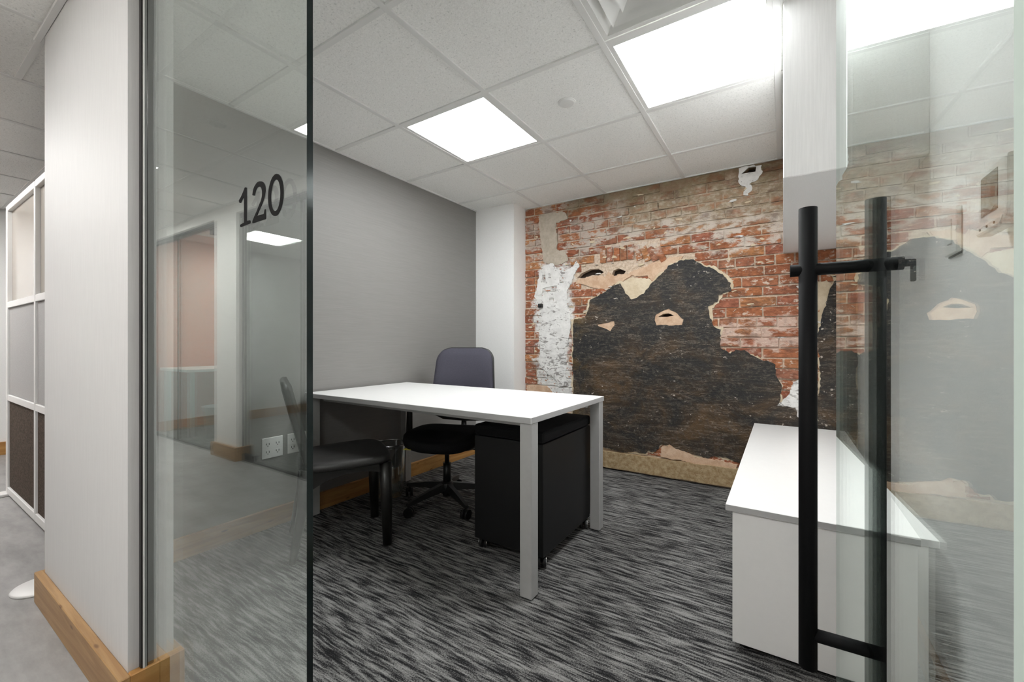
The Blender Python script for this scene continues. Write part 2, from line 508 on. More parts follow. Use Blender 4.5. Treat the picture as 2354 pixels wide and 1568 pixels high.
# ------------------------------------------------------------------ ceiling with lay-in tiles and grid bars
bm = BM(); bx(bm, -6.3, 2.6, -3.4, 3.6, CEIL + 0.12, CEIL + 0.18)
ceiling = struct(obj('ceiling', bm, M['white_wall']), 'suspended ceiling of square white mineral tiles in a metal grid', 'ceiling')
room_x = [XL, -1.85, -1.24, -0.63, -0.02, XR]
room_y = [YG + 0.02, 1.06, 1.68, 2.295, 2.91, YB]
LIGHT_CELLS = [(1, 2), (3, 2)]
VENT_CELL = (3, 1)
def tile(x0, x1, y0, y1, parent=ceiling):
    w = 0.010
    bm = BM(); bx(bm, x0 + w, x1 - w, y0 + w, y1 - w, CEIL + 0.0045 + random.uniform(0, 0.0012), CEIL + 0.022, 0.002)
    return obj('ceiling_tile', bm, M['tile'], parent)
for i in range(5):
    for j in range(5):
        if (i, j) in LIGHT_CELLS or (i, j) == VENT_CELL: continue
        tile(room_x[i], room_x[i + 1], room_y[j], room_y[j + 1])
for x in room_x:
    box('grid_bar', M['grid'], ceiling, x - 0.013, x + 0.013, room_y[0], YB, CEIL - 0.003, CEIL + 0.018, 0.001)
for y in room_y:
    for i in range(5):
        box('grid_bar', M['grid'], ceiling, room_x[i] + 0.0125, room_x[i + 1] - 0.0125, y - 0.013, y + 0.013, CEIL - 0.0025, CEIL + 0.018, 0.001)
hall_x = [-6.085 + 0.61 * k for k in range(12)]       # ... -2.38, -1.77, ...
hall_y = [YO, -0.46, 0.12, YC]
open_y = [0.12, 0.73, 1.34, 1.95]
HALL_LIGHT = [(6, 0), (9, 0), (1, 1)]
for i in range(11):
    for j in range(3):
        if (i, j) in HALL_LIGHT: continue
        if j == 2 and hall_x[i + 1] < -2.5: continue
        tile(hall_x[i], hall_x[i + 1], hall_y[j], hall_y[j + 1])
OPEN_LIGHT = []
for i in range(6):
    for j in range(3):
        if (i, j) in OPEN_LIGHT: continue
        tile(hall_x[i], min(hall_x[i + 1], -2.50), max(open_y[j], YC) if i == 5 else open_y[j], open_y[j + 1])
for k, x in enumerate(hall_x):
    box('grid_bar', M['grid'], ceiling, x - 0.012, x + 0.012, YO, 1.95 if x < -2.6 else YC, CEIL, CEIL + 0.018, 0.001)
for y in hall_y + [0.73, 1.34, 1.95]:
    for i in range(11):
        if y > YC and hall_x[i + 1] > -2.6: continue
        if y == YC and hall_x[i + 1] < -2.6: continue
        box('grid_bar', M['grid'], ceiling, hall_x[i] + 0.0125, hall_x[i + 1] - 0.0125, y - 0.012, y + 0.012, CEIL + 0.0005, CEIL + 0.018, 0.001)
struct(box('trim_1', M['grid'], None, -2.56, -1.54, YC - 0.022, YC - 0.001, CEIL - 0.012, CEIL - 0.001, 0.002),
       'thin white ceiling angle above the white stub wall', 'trim')

# ------------------------------------------------------------------ walls
struct(box('wall_left', M['grey_wall'], None, XL - 0.06, XL, YC + 0.106, YB + 0.1, 0, CEIL + 0.12), 'dark grey woven wall at the left of the office', 'wall')
struct(box('wall_front', M['corridor_wall'], None, -2.50, -1.54, YC, YC + 0.105, 0, CEIL + 0.12), 'white stub wall in the corridor left of the glass', 'wall')
struct(box('wall_right', M['white_wall'], None, XR, XR + 0.08, YG + 0.03, YB + 0.1, 0, CEIL + 0.12), 'white wall behind the open glass door', 'wall')
struct(box('wall_corner', M['white_wall'], None, XL, -2.015, 3.165, YB + 0.08, 0, CEIL + 0.12), 'white square pillar between grey wall and brick wall', 'wall')
struct(box('ceiling_soffit', M['soffit'], None, 0.0, XR, 1.83, YB, 1.640, CEIL + 0.02, 0.003), 'white boxed-in soffit hanging from the ceiling above the credenza', 'soffit')
struct(box('wall_front', M['corridor_wall'], None, 0.165, 2.6, YC, YC + 0.105, 0, CEIL + 0.12), 'white corridor wall on the hinge side of the glass door', 'wall')
struct(box('wall_end', M['white_wall'], None, 2.5, 2.6, -3.4, YC, 0, CEIL + 0.12), 'white end wall of the corridor behind the viewer', 'wall')
struct(box('wall_far', M['white_wall'], None, XF - 0.1, XF, YO, 3.5, 0, CEIL + 0.12), 'off-white far wall beyond the cubicle partition', 'wall')
struct(box('wall_open', M['white_wall'], None, XF, XL - 0.06, 3.4, 3.5, 0, CEIL + 0.12), 'white wall at the back of the open-plan area', 'wall')

# brick wall: mortar bed with recessed cavities, separate bricks, coats of plaster and bitumen
CAV = [[(-1.50, 1.598), (-1.46, 1.634), (-1.38, 1.664), (-1.30, 1.660), (-1.255, 1.628), (-1.30, 1.606), (-1.36, 1.613), (-1.42, 1.594)],
       [(-1.19, 1.590), (-1.175, 1.635), (-1.13, 1.648), (-1.07, 1.620), (-1.09, 1.592)],
       [(-0.815, 1.240), (-0.775, 1.262), (-0.735, 1.266), (-0.695, 1.246), (-0.745, 1.238)],
       [(-0.245, 2.225), (-0.20, 2.262), (-0.155, 2.258), (-0.16, 2.222)]]
bm = BM()
plate(bm, [(-2.02, 0.0), (XR, 0.0), (XR, CEIL + 0.015), (-2.02, CEIL + 0.015)], CAV, YB, YB + 0.05)
wall_back = struct(obj('wall_back', bm, M['mortar']), 'old exposed brick wall with patches of plaster and black bitumen', 'wall')

bm = BM(); bx(bm, -2.02, XR, YB + 0.05, YB + 0.09, 0, CEIL + 0.015)
obj('backing', bm, M['cavity_shade'], wall_back)  # dark sheet gives the shallow cavities their shade by colour
TAR = [(-1.529, 1.247), (-1.418, 1.253), (-1.38, 1.332), (-1.376, 1.412), (-1.286, 1.433), (-1.195, 1.489), (-1.107, 1.529), (-1.072, 1.437), (-1.029, 1.384), (-0.92, 1.428), (-0.847, 1.514), (-0.745, 1.611), (-0.729, 1.633), (-0.646, 1.665), (-0.579, 1.661), (-0.478, 1.6), (-0.429, 1.58), (-0.367, 1.529), (-0.32, 1.465), (-0.3, 1.419), (-0.381, 1.379), (-0.401, 1.334), (-0.45, 1.298), (-0.45, 1.252), (-0.429, 1.168), (-0.374, 1.136), (-0.381, 1.045), (-0.387, 1.007), (-0.32, 0.955), (-0.286, 0.985), (-0.221, 0.979), (-0.145, 0.936), (-0.046, 0.888), (-0.04, 0.817), (-0.016, 0.761), (-0.01, 0.648), (-0.04, 0.618), (0.072, 0.613),
       (0.075, 0.55), (0.13, 0.50), (0.178, 0.485), (0.189, 0.725), (0.203, 0.866), (0.189, 1.034), (0.201, 1.225), (0.234, 1.285), (0.261, 1.381), (0.279, 1.449), (0.252, 1.470), (XR - 0.003, 1.475), (XR - 0.003, 0.14),
       (-0.282, 0.2), (-0.349, 0.215), (-0.417, 0.22), (-0.469, 0.197), (-0.559, 0.209), (-0.593, 0.231), (-0.663, 0.221), (-0.683, 0.24), (-0.724, 0.258), (-0.786, 0.253), (-0.839, 0.202), (-0.855, 0.183), (-0.888, 0.19), (-0.915, 0.175), (-1.06, 0.166), (-1.147, 0.165), (-1.249, 0.175), (-1.292, 0.175), (-1.529, 0.17)]
H1 = [(-0.831, 1.258), (-0.76, 1.288), (-0.737, 1.303), (-0.676, 1.261), (-0.626, 1.212), (-0.638, 1.172), (-0.729, 1.174), (-0.823, 1.176), (-0.839, 1.218)]
H2 = [(-1.305, 1.196), (-1.231, 1.203), (-1.16, 1.219), (-1.16, 1.184), (-1.195, 1.136), (-1.24, 1.16), (-1.296, 1.178)]
rng = random.Random(3)
def grow(loop, d):
    out = []; n = len(loop)
    area = sum(loop[k][0] * loop[(k + 1) % n][1] - loop[(k + 1) % n][0] * loop[k][1] for k in range(n))
    sg = -1.0 if area > 0 else 1.0
    for k in range(n):
        (x0, z0), (x1, z1), (x2, z2) = loop[k - 1], loop[k], loop[(k + 1) % n]
        tx, tz = x2 - x0, z2 - z0; L = math.hypot(tx, tz) or 1.0
        out.append((min(XR - 0.001, x1 - sg * tz / L * d), z1 + sg * tx / L * d))
    return out
FR = grow(TAR, 0.009)
bm = BM(); plate(bm, ragged(ragged(FR, 0.05, 0.012, rng), 0.014, 0.006, rng), [CAV[2]], YB - 0.0125, YB - 0.004)
obj('plaster_patch', bm, M['cream_plaster'], wall_back)['label'] = 'thin cream plaster fringe round the bitumen coat'
TARF = [TAR[0]] + [p for p in TAR[1:]]
bm = BM()
plate(bm, ragged(ragged(TAR, 0.06, 0.009, rng), 0.014, 0.0045, rng), [ragged(H1, 0.02, 0.004, rng), ragged(H2, 0.02, 0.003, rng)], YB - 0.019, YB + 0.002)
obj('bitumen_coat', bm, M['tar'], wall_back)['label'] = 'large ragged black bitumen coat low on the brick wall'

CREAM = [(-1.112, 1.535), (-1.072, 1.437), (-1.029, 1.384), (-0.92, 1.428), (-0.842, 1.520), (-0.888, 1.55), (-1.021, 1.569)]
PEACH = [(-1.52, 1.545), (-1.46, 1.600), (-1.36, 1.605), (-1.24, 1.595), (-1.20, 1.625), (-1.17, 1.590), (-1.06, 1.600), (-0.96, 1.632), (-0.86, 1.66), (-0.78, 1.69), (-0.70, 1.70), (-0.62, 1.685), (-0.66, 1.655), (-0.74, 1.60), (-0.85, 1.505), (-0.90, 1.56), (-1.02, 1.575), (-1.10, 1.53), (-1.20, 1.50), (-1.30, 1.495), (-1.40, 1.52)]
WHITE = [(-1.88, 1.60), (-1.86, 1.68), (-1.80, 1.735), (-1.72, 1.745), (-1.67, 1.69), (-1.60, 1.67), (-1.535, 1.70), (-1.49, 1.745), (-1.475, 1.70), (-1.52, 1.63), (-1.55, 1.55), (-1.60, 1.48), (-1.58, 1.36), (-1.55, 1.24), (-1.56, 1.10), (-1.60, 0.99), (-1.585, 0.86), (-1.60, 0.74), (-1.555, 0.66), (-1.66, 0.655), (-1.70, 0.73), (-1.80, 0.78), (-1.86, 0.86), (-1.85, 1.0), (-1.87, 1.12), (-1.84, 1.25), (-1.86, 1.36), (-1.91, 1.47)]
WH = [[(-1.84, 1.46), (-1.69, 1.49), (-1.685, 1.55), (-1.83, 1.53)], [(-1.655, 1.565), (-1.60, 1.575), (-1.605, 1.63), (-1.66, 1.62)], [(-1.76, 1.40), (-1.71, 1.40), (-1.71, 1.44), (-1.76, 1.44)], [(-1.84, 1.585), (-1.80, 1.59), (-1.80, 1.68), (-1.83, 1.68)]]
TANS = [(-1.86, 2.20), (-1.73, 2.20), (-1.60, 2.19), (-1.59, 2.12), (-1.70, 2.10), (-1.69, 1.98), (-1.68, 1.85), (-1.60, 1.84), (-1.58, 1.76), (-1.66, 1.72), (-1.76, 1.745), (-1.82, 1.76), (-1.84, 1.85), (-1.85, 2.0)]
TANT = [(-1.02, 2.02), (-0.90, 2.06), (-0.75, 2.10), (-0.60, 2.13), (-0.50, 2.16), (-0.40, 2.15), (-0.30, 2.12), (-0.27, 2.05), (-0.34, 2.02), (-0.45, 2.01), (-0.58, 1.99), (-0.72, 1.98), (-0.85, 1.975)]
WR = [(-0.015, 0.64), (0.03, 0.70), (0.06, 0.78), (0.10, 0.82), (0.16, 0.84), (0.185, 0.74), (0.175, 0.60), (0.15, 0.50), (0.07, 0.56), (0.066, 0.605), (-0.055, 0.612), (-0.06, 0.632)]
WR2 = [(0.15, 1.22), (0.17, 1.36), (0.19, 1.44), (0.24, 1.452), (0.262, 1.40), (0.225, 1.29), (0.195, 1.235), (0.185, 1.15), (0.165, 1.12)]
WTOP = [(-0.27, 2.19), (-0.265, 2.265), (-0.12, 2.265), (-0.11, 2.20), (-0.15, 2.165), (-0.19, 2.15), (-0.17, 2.11), (-0.20, 2.075), (-0.24, 2.08), (-0.225, 2.13), (-0.25, 2.16)]
PLOW = [(-0.80, 0.15), (-0.785, 0.245), (-0.745, 0.24), (-0.72, 0.252), (-0.66, 0.235), (-0.60, 0.225), (-0.55, 0.20), (-0.45, 0.192), (-0.36, 0.20), (-0.27, 0.185), (-0.27, 0.15)]
PLEFT = [(-1.99, 0.16), (-1.99, 0.64), (-1.93, 0.66), (-1.78, 0.645), (-1.72, 0.60), (-1.66, 0.55), (-1.58, 0.50), (-1.545, 0.40), (-1.545, 0.16)]
patches = [('cream_plaster', CREAM, [], 0.016, 'cream plaster in the notch of the bitumen'),
           ('peach_plaster', PEACH, [], 0.012, 'pale peach mortar band under the brick arch'),
           ('white_plaster', WHITE, WH, 0.017, 'flaking white paint strip left of the bitumen'),
           ('tan_plaster', TANS, [], 0.016, 'tan plaster strip high at the left'),
           ('white_plaster', WR, [], 0.015, 'white plaster behind the credenza'),
           ('cream_plaster', WR2, [], 0.015, 'cream plaster sliver at the right end'),
           ('white_plaster', WTOP, [CAV[3]], 0.014, 'white plaster blob just under the ceiling'),
           ('peach_plaster', PLOW, [], 0.022, 'crumbling peach plaster over the base board'),
           ('peach_plaster', [(-0.86, 1.16), (-0.86, 1.27), (-0.76, 1.31), (-0.64, 1.28), (-0.60, 1.16)], [CAV[2]], 0.0145, 'peach plaster showing in the larger hole of the bitumen'),
           ('peach_plaster', [(-1.33, 1.12), (-1.33, 1.21), (-1.15, 1.23), (-1.14, 1.12)], [], 0.0145, 'peach plaster showing in the smaller hole of the bitumen'),
           ('peach_plaster', PLEFT, [], 0.012, 'peach plaster low in the corner')]
for mname, outer, holes, d, lab in patches:
    bm = BM(); plate(bm, ragged(ragged(outer, 0.05, 0.010, rng), 0.014, 0.0055, rng), [ragged(h, 0.02, 0.004, rng) if h not in CAV else h for h in holes], YB - d, YB + 0.002)
    obj('plaster_patch', bm, M[mname], wall_back)['label'] = lab

r4 = random.Random(21); chips = 0
while chips < 70:
    x, z = r4.uniform(-1.98, 0.36), r4.uniform(0.62, 2.22)
    if (x > 0 and z > 1.60) or (inside(x, z, TAR)) or any(inside(x, z, q) for q in (WHITE, CREAM, PEACH, TANS, PLEFT)): continue
    if z < 1.5 and r4.random() < 0.35: continue
    L, h = r4.uniform(0.008, 0.036), r4.uniform(0.004, 0.012); tilt = r4.uniform(-0.25, 0.25)
    pts = []
    for k in range(9):
        a = 2 * pi * k / 9; r = r4.uniform(0.35, 1.2)
        px, pz = L * r * cos(a), h * r * sin(a)
        pts.append((x + px * cos(tilt) - pz * sin(tilt), z + px * sin(tilt) + pz * cos(tilt)))
    bm = BM(); plate(bm, pts, [], YB - r4.uniform(0.013, 0.017), YB - 0.004)
    obj('plaster_patch', bm, M[r4.choice(['white_plaster', 'cream_plaster', 'cream_plaster', 'tan_plaster'])], wall_back)
    chips += 1
COVER = [CREAM, TANS, PLEFT]
def covered(x, z):
    if inside(x, z, TAR): return True
    return any(inside(x, z, c) for c in COVER)
def brick_mesh(k):
    r = random.Random(40 + k)
    bm = BM(); bx(bm, -0.5, 0.5, -0.5, 0.5, -0.5, 0.5)
    for v in bm.verts:
        v.co.x += r.uniform(-0.014, 0.014); v.co.z += r.uniform(-0.05, 0.05)
    fr = [e for e in bm.edges if all(v.co.y < 0 for v in e.verts)] + [e for e in bm.edges if abs(e.verts[0].co.y - e.verts[1].co.y) > 0.5]
    bmesh.ops.bevel(bm, geom=fr, offset=0.03, segments=1, affect='EDGES')
    bmesh.ops.recalc_face_normals(bm, faces=bm.faces[:])
    me = bpy.data.meshes.new('brick'); bm.to_mesh(me); bm.free()
    me.materials.append(M['brick'])
    return me
BMESH = [brick_mesh(k) for k in range(6)]
bricks = []
def add_brick(xc, zc, L, Hh, rot=0.0, proud=0.010):
    bricks.append((xc, zc, L, Hh, rot, proud))
ROW = 0.0705
r2 = random.Random(11)
SOLD = (-1.29, -0.80, 1.69, 1.835)
row, z = 0, 0.16
while z < 2.25:
    hdr = (row % 6 == 2)
    L0 = 0.105 if hdr else 0.213
    x = -2.02 - (0.11 if row % 2 else 0.0) + r2.uniform(-0.02, 0.02)
    while x < XR:
        L = L0 + r2.uniform(-0.006, 0.006)
        a, b = max(x, -2.012), min(x + L, XR - 0.003)
        x += L + 0.011
        if b - a < 0.035: continue
        zc = z + ROW / 2 + r2.uniform(-0.002, 0.002)
        hgt = 0.0585 + r2.uniform(-0.003, 0.003)
        if zc + hgt / 2 > CEIL - 0.01: continue
        if a > 0.01 and zc > 1.66: continue
        pts = [(a + (b - a) * f, zc + s * hgt * 0.42) for f in (0.04, 0.25, 0.5, 0.75, 0.96) for s in (-1, 0, 1)]
        if all(covered(*p) for p in pts): continue
        xc = (a + b) / 2
        if any(inside(px, pz, c) for px, pz in pts for c in CAV): continue
        if SOLD[0] < xc < SOLD[1] and SOLD[2] - 0.03 < zc < SOLD[3] + 0.02: continue
        if inside(xc, zc, PEACH): continue
        add_brick(xc, zc, b - a, hgt, 0.0, 0.009 + r2.uniform(-0.004, 0.004))
    z += ROW; row += 1
for k in range(9):                     # bricks on end that form the flat arch
    xc = -1.26 + k * 0.058
    rot = 0.0 if k < 5 else -0.28 - 0.07 * (k - 5)
    zc = 1.768 - (0.0 if k < 5 else 0.012 * (k - 4))
    add_brick(xc, zc, 0.049, 0.118, rot, 0.012 + 0.002 * (k % 2))
vis = sorted(bricks, key=lambda b: (0 if not (b[1] < 0.62 and b[0] < -1.5) else 1, -b[2] * b[3]))
keep, rest = vis[:300], vis[300:]
for k, (xc, zc, L, Hh, rot, pr) in enumerate(keep):
    o = bpy.data.objects.new('brick', BMESH[k % 6]); COL.objects.link(o); o.parent = wall_back
    o.location = (xc, YB + 0.012 - pr, zc); o.scale = (L, 0.026, Hh); o.rotation_euler = (0, rot, 0)
if rest:
    bm = BM()
    for xc, zc, L, Hh, rot, pr in rest:
        bx(bm, xc - L / 2, xc + L / 2, YB - 0.001 - pr, YB + 0.02, zc - Hh / 2, zc + Hh / 2, 0.002)
    o = obj('brick', bm, M['brick'], wall_back); o['kind'] = 'stuff'
bm = BM(); bx(bm, -1.862, -1.822, YB - 0.045, YB + 0.01, 1.357, 1.392, 0.004)
cyl(bm, (-1.842, YB - 0.055, 1.375), (-1.842, YB - 0.03, 1.375), 0.012)
obj('cable_stub', bm, M['slot'], wall_back)['label'] = 'small black cable stub in the white paint strip'

# base boards
def baseboard(name, m, x0, x1, y0, y1, lab, h=0.12):
    return struct(box(name, m, None, x0, x1, y0, y1, 0.0, h, 0.0025), lab, 'baseboard')
baseboard('baseboard_left', M['honey_y'], XL, XL + 0.022, YC + 0.11, 3.165, 'honey pine baseboard along the grey wall', 0.105)
baseboard('baseboard_corner', M['honey_x_shade'], XL + 0.022, -2.015, 3.143, 3.165, 'short honey pine baseboard at the foot of the white pillar', 0.105)
baseboard('baseboard_right', M['honey_y'], XR - 0.020, XR, YG + 0.03, YB - 0.02, 'honey pine baseboard behind the glass door', 0.105)
baseboard('baseboard_far', M['honey_y'], XF, XF + 0.022, YO, 3.4, 'pine baseboard at the far end of the corridor')
baseboard('baseboard_front', M['honey_x_shade'], -2.525, -1.515, YC - 0.025, YC, 'pine baseboard along the corridor face of the white stub wall')
baseboard('baseboard_end', M['honey_y'], -1.54, -1.515, YC, YC + 0.125, 'pine baseboard return at the glass end of the stub wall')
baseboard('baseboard_side', M['honey_y'], -2.525, -2.50, YC, YC + 0.105, 'pine baseboard return at the far end of the stub wall')
baseboard('baseboard_inside', M['honey_x_shade'], -2.418, -1.54, YC + 0.105, YC + 0.125, 'pine baseboard on the office face of the stub wall')
bm = BM()
plate(bm, ragged([(-2.01, 0.012), (-1.3, 0.014), (-0.7, 0.018), (XR - 0.02, 0.02), (XR - 0.02, 0.150), (-0.3, 0.152), (-0.8, 0.146), (-1.3, 0.146), (-2.01, 0.146)], 0.05, 0.003, rng), [], YB - 0.035, YB - 0.001)
struct(obj('baseboard_back', bm, M['old_wood']), 'weathered tan board at the foot of the brick wall', 'baseboard')

# ------------------------------------------------------------------ fixed glass panel with the office number
win = root('window_1', 'fixed glass panel bearing the number 120', 'glass panel', (-1.13, YG, 0))
bm = BM()
bx(bm, -1.525 + 1.13, -0.727 + 1.13, 0.0, 0.012, 0.004, CEIL - 0.03)
bm.faces.ensure_lookup_table()
for f in bm.faces:
    f.material_index = 0 if abs(f.normal.y) > 0.5 else 1
bm.normal_update()
for f in bm.faces:
    f.material_index = 0 if abs(f.normal.y) > 0.5 else 1
obj('glass_pane', bm, [M['glass'], M['glass_edge']], win)
for nm, a in (('side_channel', (-1.54, -1.523, YG - 0.008, YG + 0.022, 0.0, CEIL)), ('head_channel', (-1.54, -0.72, YG - 0.008, YG + 0.022, CEIL - 0.035, CEIL))):
    box(nm, M['dark_channel'], win, a[0] + 1.13, a[1] + 1.13, a[2] - YG, a[3] - YG, a[4], a[5], 0.002)
box('rubber_seal', M['white_metal'], win, -1.5225 + 1.13, -1.519 + 1.13, -0.004, -0.0005, 0.0, CEIL - 0.04)
DIG=[([(-0.9513, 1.3655), (-0.9469, 1.3657), (-0.9429, 1.3642), (-0.9425, 1.3412), (-0.9425, 1.2946), (-0.9288, 1.2938), (-0.9271, 1.2918), (-0.9274, 1.2875), (-0.9672, 1.2852), (-0.9704, 1.287), (-0.9708, 1.2906), (-0.9539, 1.2929), (-0.9539, 1.3476), (-0.9681, 1.3366), (-0.9735, 1.338), (-0.9762, 1.3429), (-0.9654, 1.3507), (-0.9583, 1.3577)],[]),
([(-0.9194, 1.3438), (-0.9178, 1.3503), (-0.9152, 1.3558), (-0.9111, 1.3601), (-0.9019, 1.3659), (-0.8954, 1.3668), (-0.888, 1.3662), (-0.8808, 1.3642), (-0.8752, 1.3608), (-0.8704, 1.3553), (-0.868, 1.349), (-0.8677, 1.3431), (-0.8696, 1.336), (-0.8728, 1.3291), (-0.8768, 1.3232), (-0.8856, 1.3138), (-0.8937, 1.306), (-0.9011, 1.2983), (-0.8888, 1.2983), (-0.8776, 1.2978), (-0.8736, 1.2984), (-0.8712, 1.3055), (-0.8693, 1.3067), (-0.8669, 1.306), (-0.8664, 1.2881), (-0.8688, 1.2864), (-0.8921, 1.2863), (-0.9161, 1.2858), (-0.9194, 1.2867), (-0.9189, 1.2909), (-0.9086, 1.3017), (-0.9019, 1.3082), (-0.8954, 1.3155), (-0.8888, 1.3228), (-0.8848, 1.328), (-0.882, 1.3333), (-0.8808, 1.3381), (-0.8811, 1.3449), (-0.8832, 1.3507), (-0.8872, 1.3545), (-0.8921, 1.3561), (-0.8978, 1.3562), (-0.9019, 1.354), (-0.9052, 1.3504), (-0.9086, 1.3434), (-0.9119, 1.3413)],[]),
([(-0.8022, 1.3222), (-0.802, 1.3292), (-0.8026, 1.3361), (-0.804, 1.3428), (-0.8061, 1.349), (-0.809, 1.3546), (-0.8125, 1.3594), (-0.8166, 1.3633), (-0.821, 1.3661), (-0.8257, 1.3677), (-0.8306, 1.3682), (-0.8355, 1.3673), (-0.8402, 1.3653), (-0.8446, 1.3621), (-0.8486, 1.3578), (-0.852, 1.3525), (-0.8547, 1.3465), (-0.8567, 1.3398), (-0.8578, 1.3328), (-0.858, 1.3255), (-0.8574, 1.3184), (-0.8559, 1.3115), (-0.8536, 1.3051), (-0.8505, 1.2994), (-0.8468, 1.2947), (-0.8426, 1.2909), (-0.8381, 1.2883), (-0.8333, 1.2869), (-0.8284, 1.2867), (-0.8235, 1.2878), (-0.8189, 1.29), (-0.8146, 1.2934), (-0.8108, 1.2977), (-0.8076, 1.303), (-0.805, 1.3089), (-0.8032, 1.3154)],[[(-0.8133, 1.3237), (-0.8131, 1.3289), (-0.8135, 1.3341), (-0.8144, 1.3391), (-0.8157, 1.3437), (-0.8175, 1.3479), (-0.8196, 1.3514), (-0.8221, 1.3541), (-0.8248, 1.3561), (-0.8277, 1.3571), (-0.8306, 1.3573), (-0.8336, 1.3565), (-0.8364, 1.3548), (-0.8391, 1.3523), (-0.8415, 1.349), (-0.8435, 1.3449), (-0.8451, 1.3403), (-0.8463, 1.3353), (-0.847, 1.3301), (-0.8471, 1.3247), (-0.8467, 1.3194), (-0.8458, 1.3143), (-0.8444, 1.3096), (-0.8426, 1.3055), (-0.8404, 1.302), (-0.8379, 1.2993), (-0.8351, 1.2974), (-0.8322, 1.2964), (-0.8292, 1.2964), (-0.8263, 1.2973), (-0.8235, 1.2991), (-0.8209, 1.3017), (-0.8186, 1.305), (-0.8166, 1.3091), (-0.815, 1.3136), (-0.8139, 1.3185)]])]

for outer, hl in DIG:
    bm = BM(); plate(bm, [(x + 1.13, z) for x, z in outer], [[(x + 1.13, z) for x, z in h] for h in hl], -0.0012, -0.0003)
    obj('number_digit', bm, M['vinyl_black'], win)

# ------------------------------------------------------------------ open glass door with ladder pulls
ang = math.atan2(0.86, -0.029)
door = root('door_1', 'frameless glass door standing open into the office', 'door', (0.143, 0.45, 0), ang)
bm = BM(); bx(bm, 0.0, 0.86, -0.0035, 0.0035, 0.008, CEIL - 0.012)
bm.normal_update()
for f in bm.faces: f.material_index = 0 if abs(f.normal.y) > 0.5 else 1
obj('glass_pane', bm, [M['glass'], M['edge_clear'] if 'edge_clear' in M else M['glass']], door)
pull = bpy.data.objects.new('pull_handle', None); COL.objects.link(pull); pull.parent = door; pull.location = (0.79, 0, 0)
pull['label'] = 'pair of black ladder pulls joined through the glass'
OO, OI = 0.066, -0.066
for off in (OO, OI):
    bm = BM(); cyl(bm, (0, off, 0.262), (0, off, 1.363), 0.019, n=28)
    obj('handle_post', bm, M['black_metal'], pull)
bm = BM(); cyl(bm, (0, OO + 0.036, 1.215), (0, OI - 0.040, 1.215), 0.0145, n=24)
obj('lock_bar', bm, M['black_metal'], pull)
bm = BM(); cyl(bm, (0, OO, 0.342), (0, OI, 0.342), 0.0145, n=24)
obj('stand_off', bm, M['black_metal'], pull)
bm = BM(); cyl(bm, (0, OI - 0.040, 1.215), (0, OI - 0.052, 1.215), 0.008); bx(bm, -0.006, 0.006, OI - 0.060, OI - 0.052, 1.174, 1.222, 0.0015)
obj('thumb_turn', bm, M['black_metal'], pull)
box('pivot_fitting', M['dark_channel'], door, 0.0, 0.14, -0.012, 0.012, CEIL - 0.06, CEIL - 0.002, 0.002)
box('pivot_fitting', M['dark_channel'], door, 0.0, 0.14, -0.012, 0.012, 0.002, 0.05, 0.002)

# ------------------------------------------------------------------ offices across the corridor (seen as reflections in the glass)
struct(box('wall_opposite', M['pale_wall'], None, -6.1, 2.5, YO - 0.10, YO, 2.185, CEIL + 0.12), 'white header above the glass fronts across the corridor', 'wall')
struct(box('wall_opposite', M['pale_wall'], None, -4.46, -4.04, YO - 0.10, YO, 0, 2.185), 'white pillar between the two glass doors across the corridor', 'wall')
struct(box('wall_opposite', M['pale_wall'], None, -1.9, 2.5, YO - 0.10, YO, 0, 2.185), 'plain white wall across the corridor', 'wall')
struct(box('wall_orange', M['orange_wall'], None, -6.3, -6.2, -3.4, YO - 0.0, 0, CEIL + 0.12), 'terracotta wall of the left office across the corridor', 'wall')
struct(box('wall_divider', M['grey_wall'], None, -4.30, -4.20, -3.4, YO - 0.10, 0, CEIL + 0.12), 'grey wall between the two offices across the corridor', 'wall')
struct(box('wall_opposite_back', M['white_wall'], None, -6.3, 2.6, -3.5, -3.4, 0, CEIL + 0.12), 'white back wall of the offices across the corridor', 'wall')
bm = BM()
bx(bm, -4.485, -4.015, YO, YO + 0.022, 0, 0.12, 0.002); bx(bm, -4.485, -4.46, YO - 0.10, YO, 0, 0.12, 0.002); bx(bm, -4.04, -4.015, YO - 0.10, YO, 0, 0.12, 0.002)
struct(obj('baseboard_opposite', bm, M['honey_x_shade']), 'pine baseboard round the pillar across the corridor', 'baseboard')
bm = BM(); bx(bm, -1.9, 2.5, YO, YO + 0.022, 0, 0.12, 0.002)
struct(obj('baseboard_opposite', bm, M['honey_x_shade']), 'pine baseboard of the plain wall across the corridor', 'baseboard')
def glass_front(name, x0, x1, lab, fit=None):
    r = root(name, lab, 'door' if name.startswith('door') else 'glass panel', (x0, YO - 0.05, 0))
    w = x1 - x0
    bm = BM(); bx(bm, 0.004, w - 0.004, -0.006, 0.006, 0.008, 2.15)
    bm.normal_update()
    for f in bm.faces: f.material_index = 0 if abs(f.normal.y) > 0.5 else 1
    obj('glass_pane', bm, [M['glass'], M['glass_edge']], r)
    box('head_rail', M['dark_channel'], r, 0.0, w, -0.02, 0.02, 2.145, 2.185, 0.002)
    if fit == 'right':
        box('patch_fitting', M['black_metal'], r, w - 0.17, w - 0.01, -0.016, 0.016, 0.004, 0.06, 0.003)
        box('patch_fitting', M['black_metal'], r, w - 0.17, w - 0.01, -0.016, 0.016, 2.08, 2.14, 0.003)
    if fit == 'left':
        box('patch_fitting', M['black_metal'], r, 0.01, 0.19, -0.016, 0.016, 0.004, 0.06, 0.003)
        box('patch_fitting', M['black_metal'], r, 0.01, 0.19, -0.016, 0.016, 2.08, 2.14, 0.003)
    return r
glass_front('window_2', -6.19, -5.42, 'fixed glass beside the left door across the corridor')
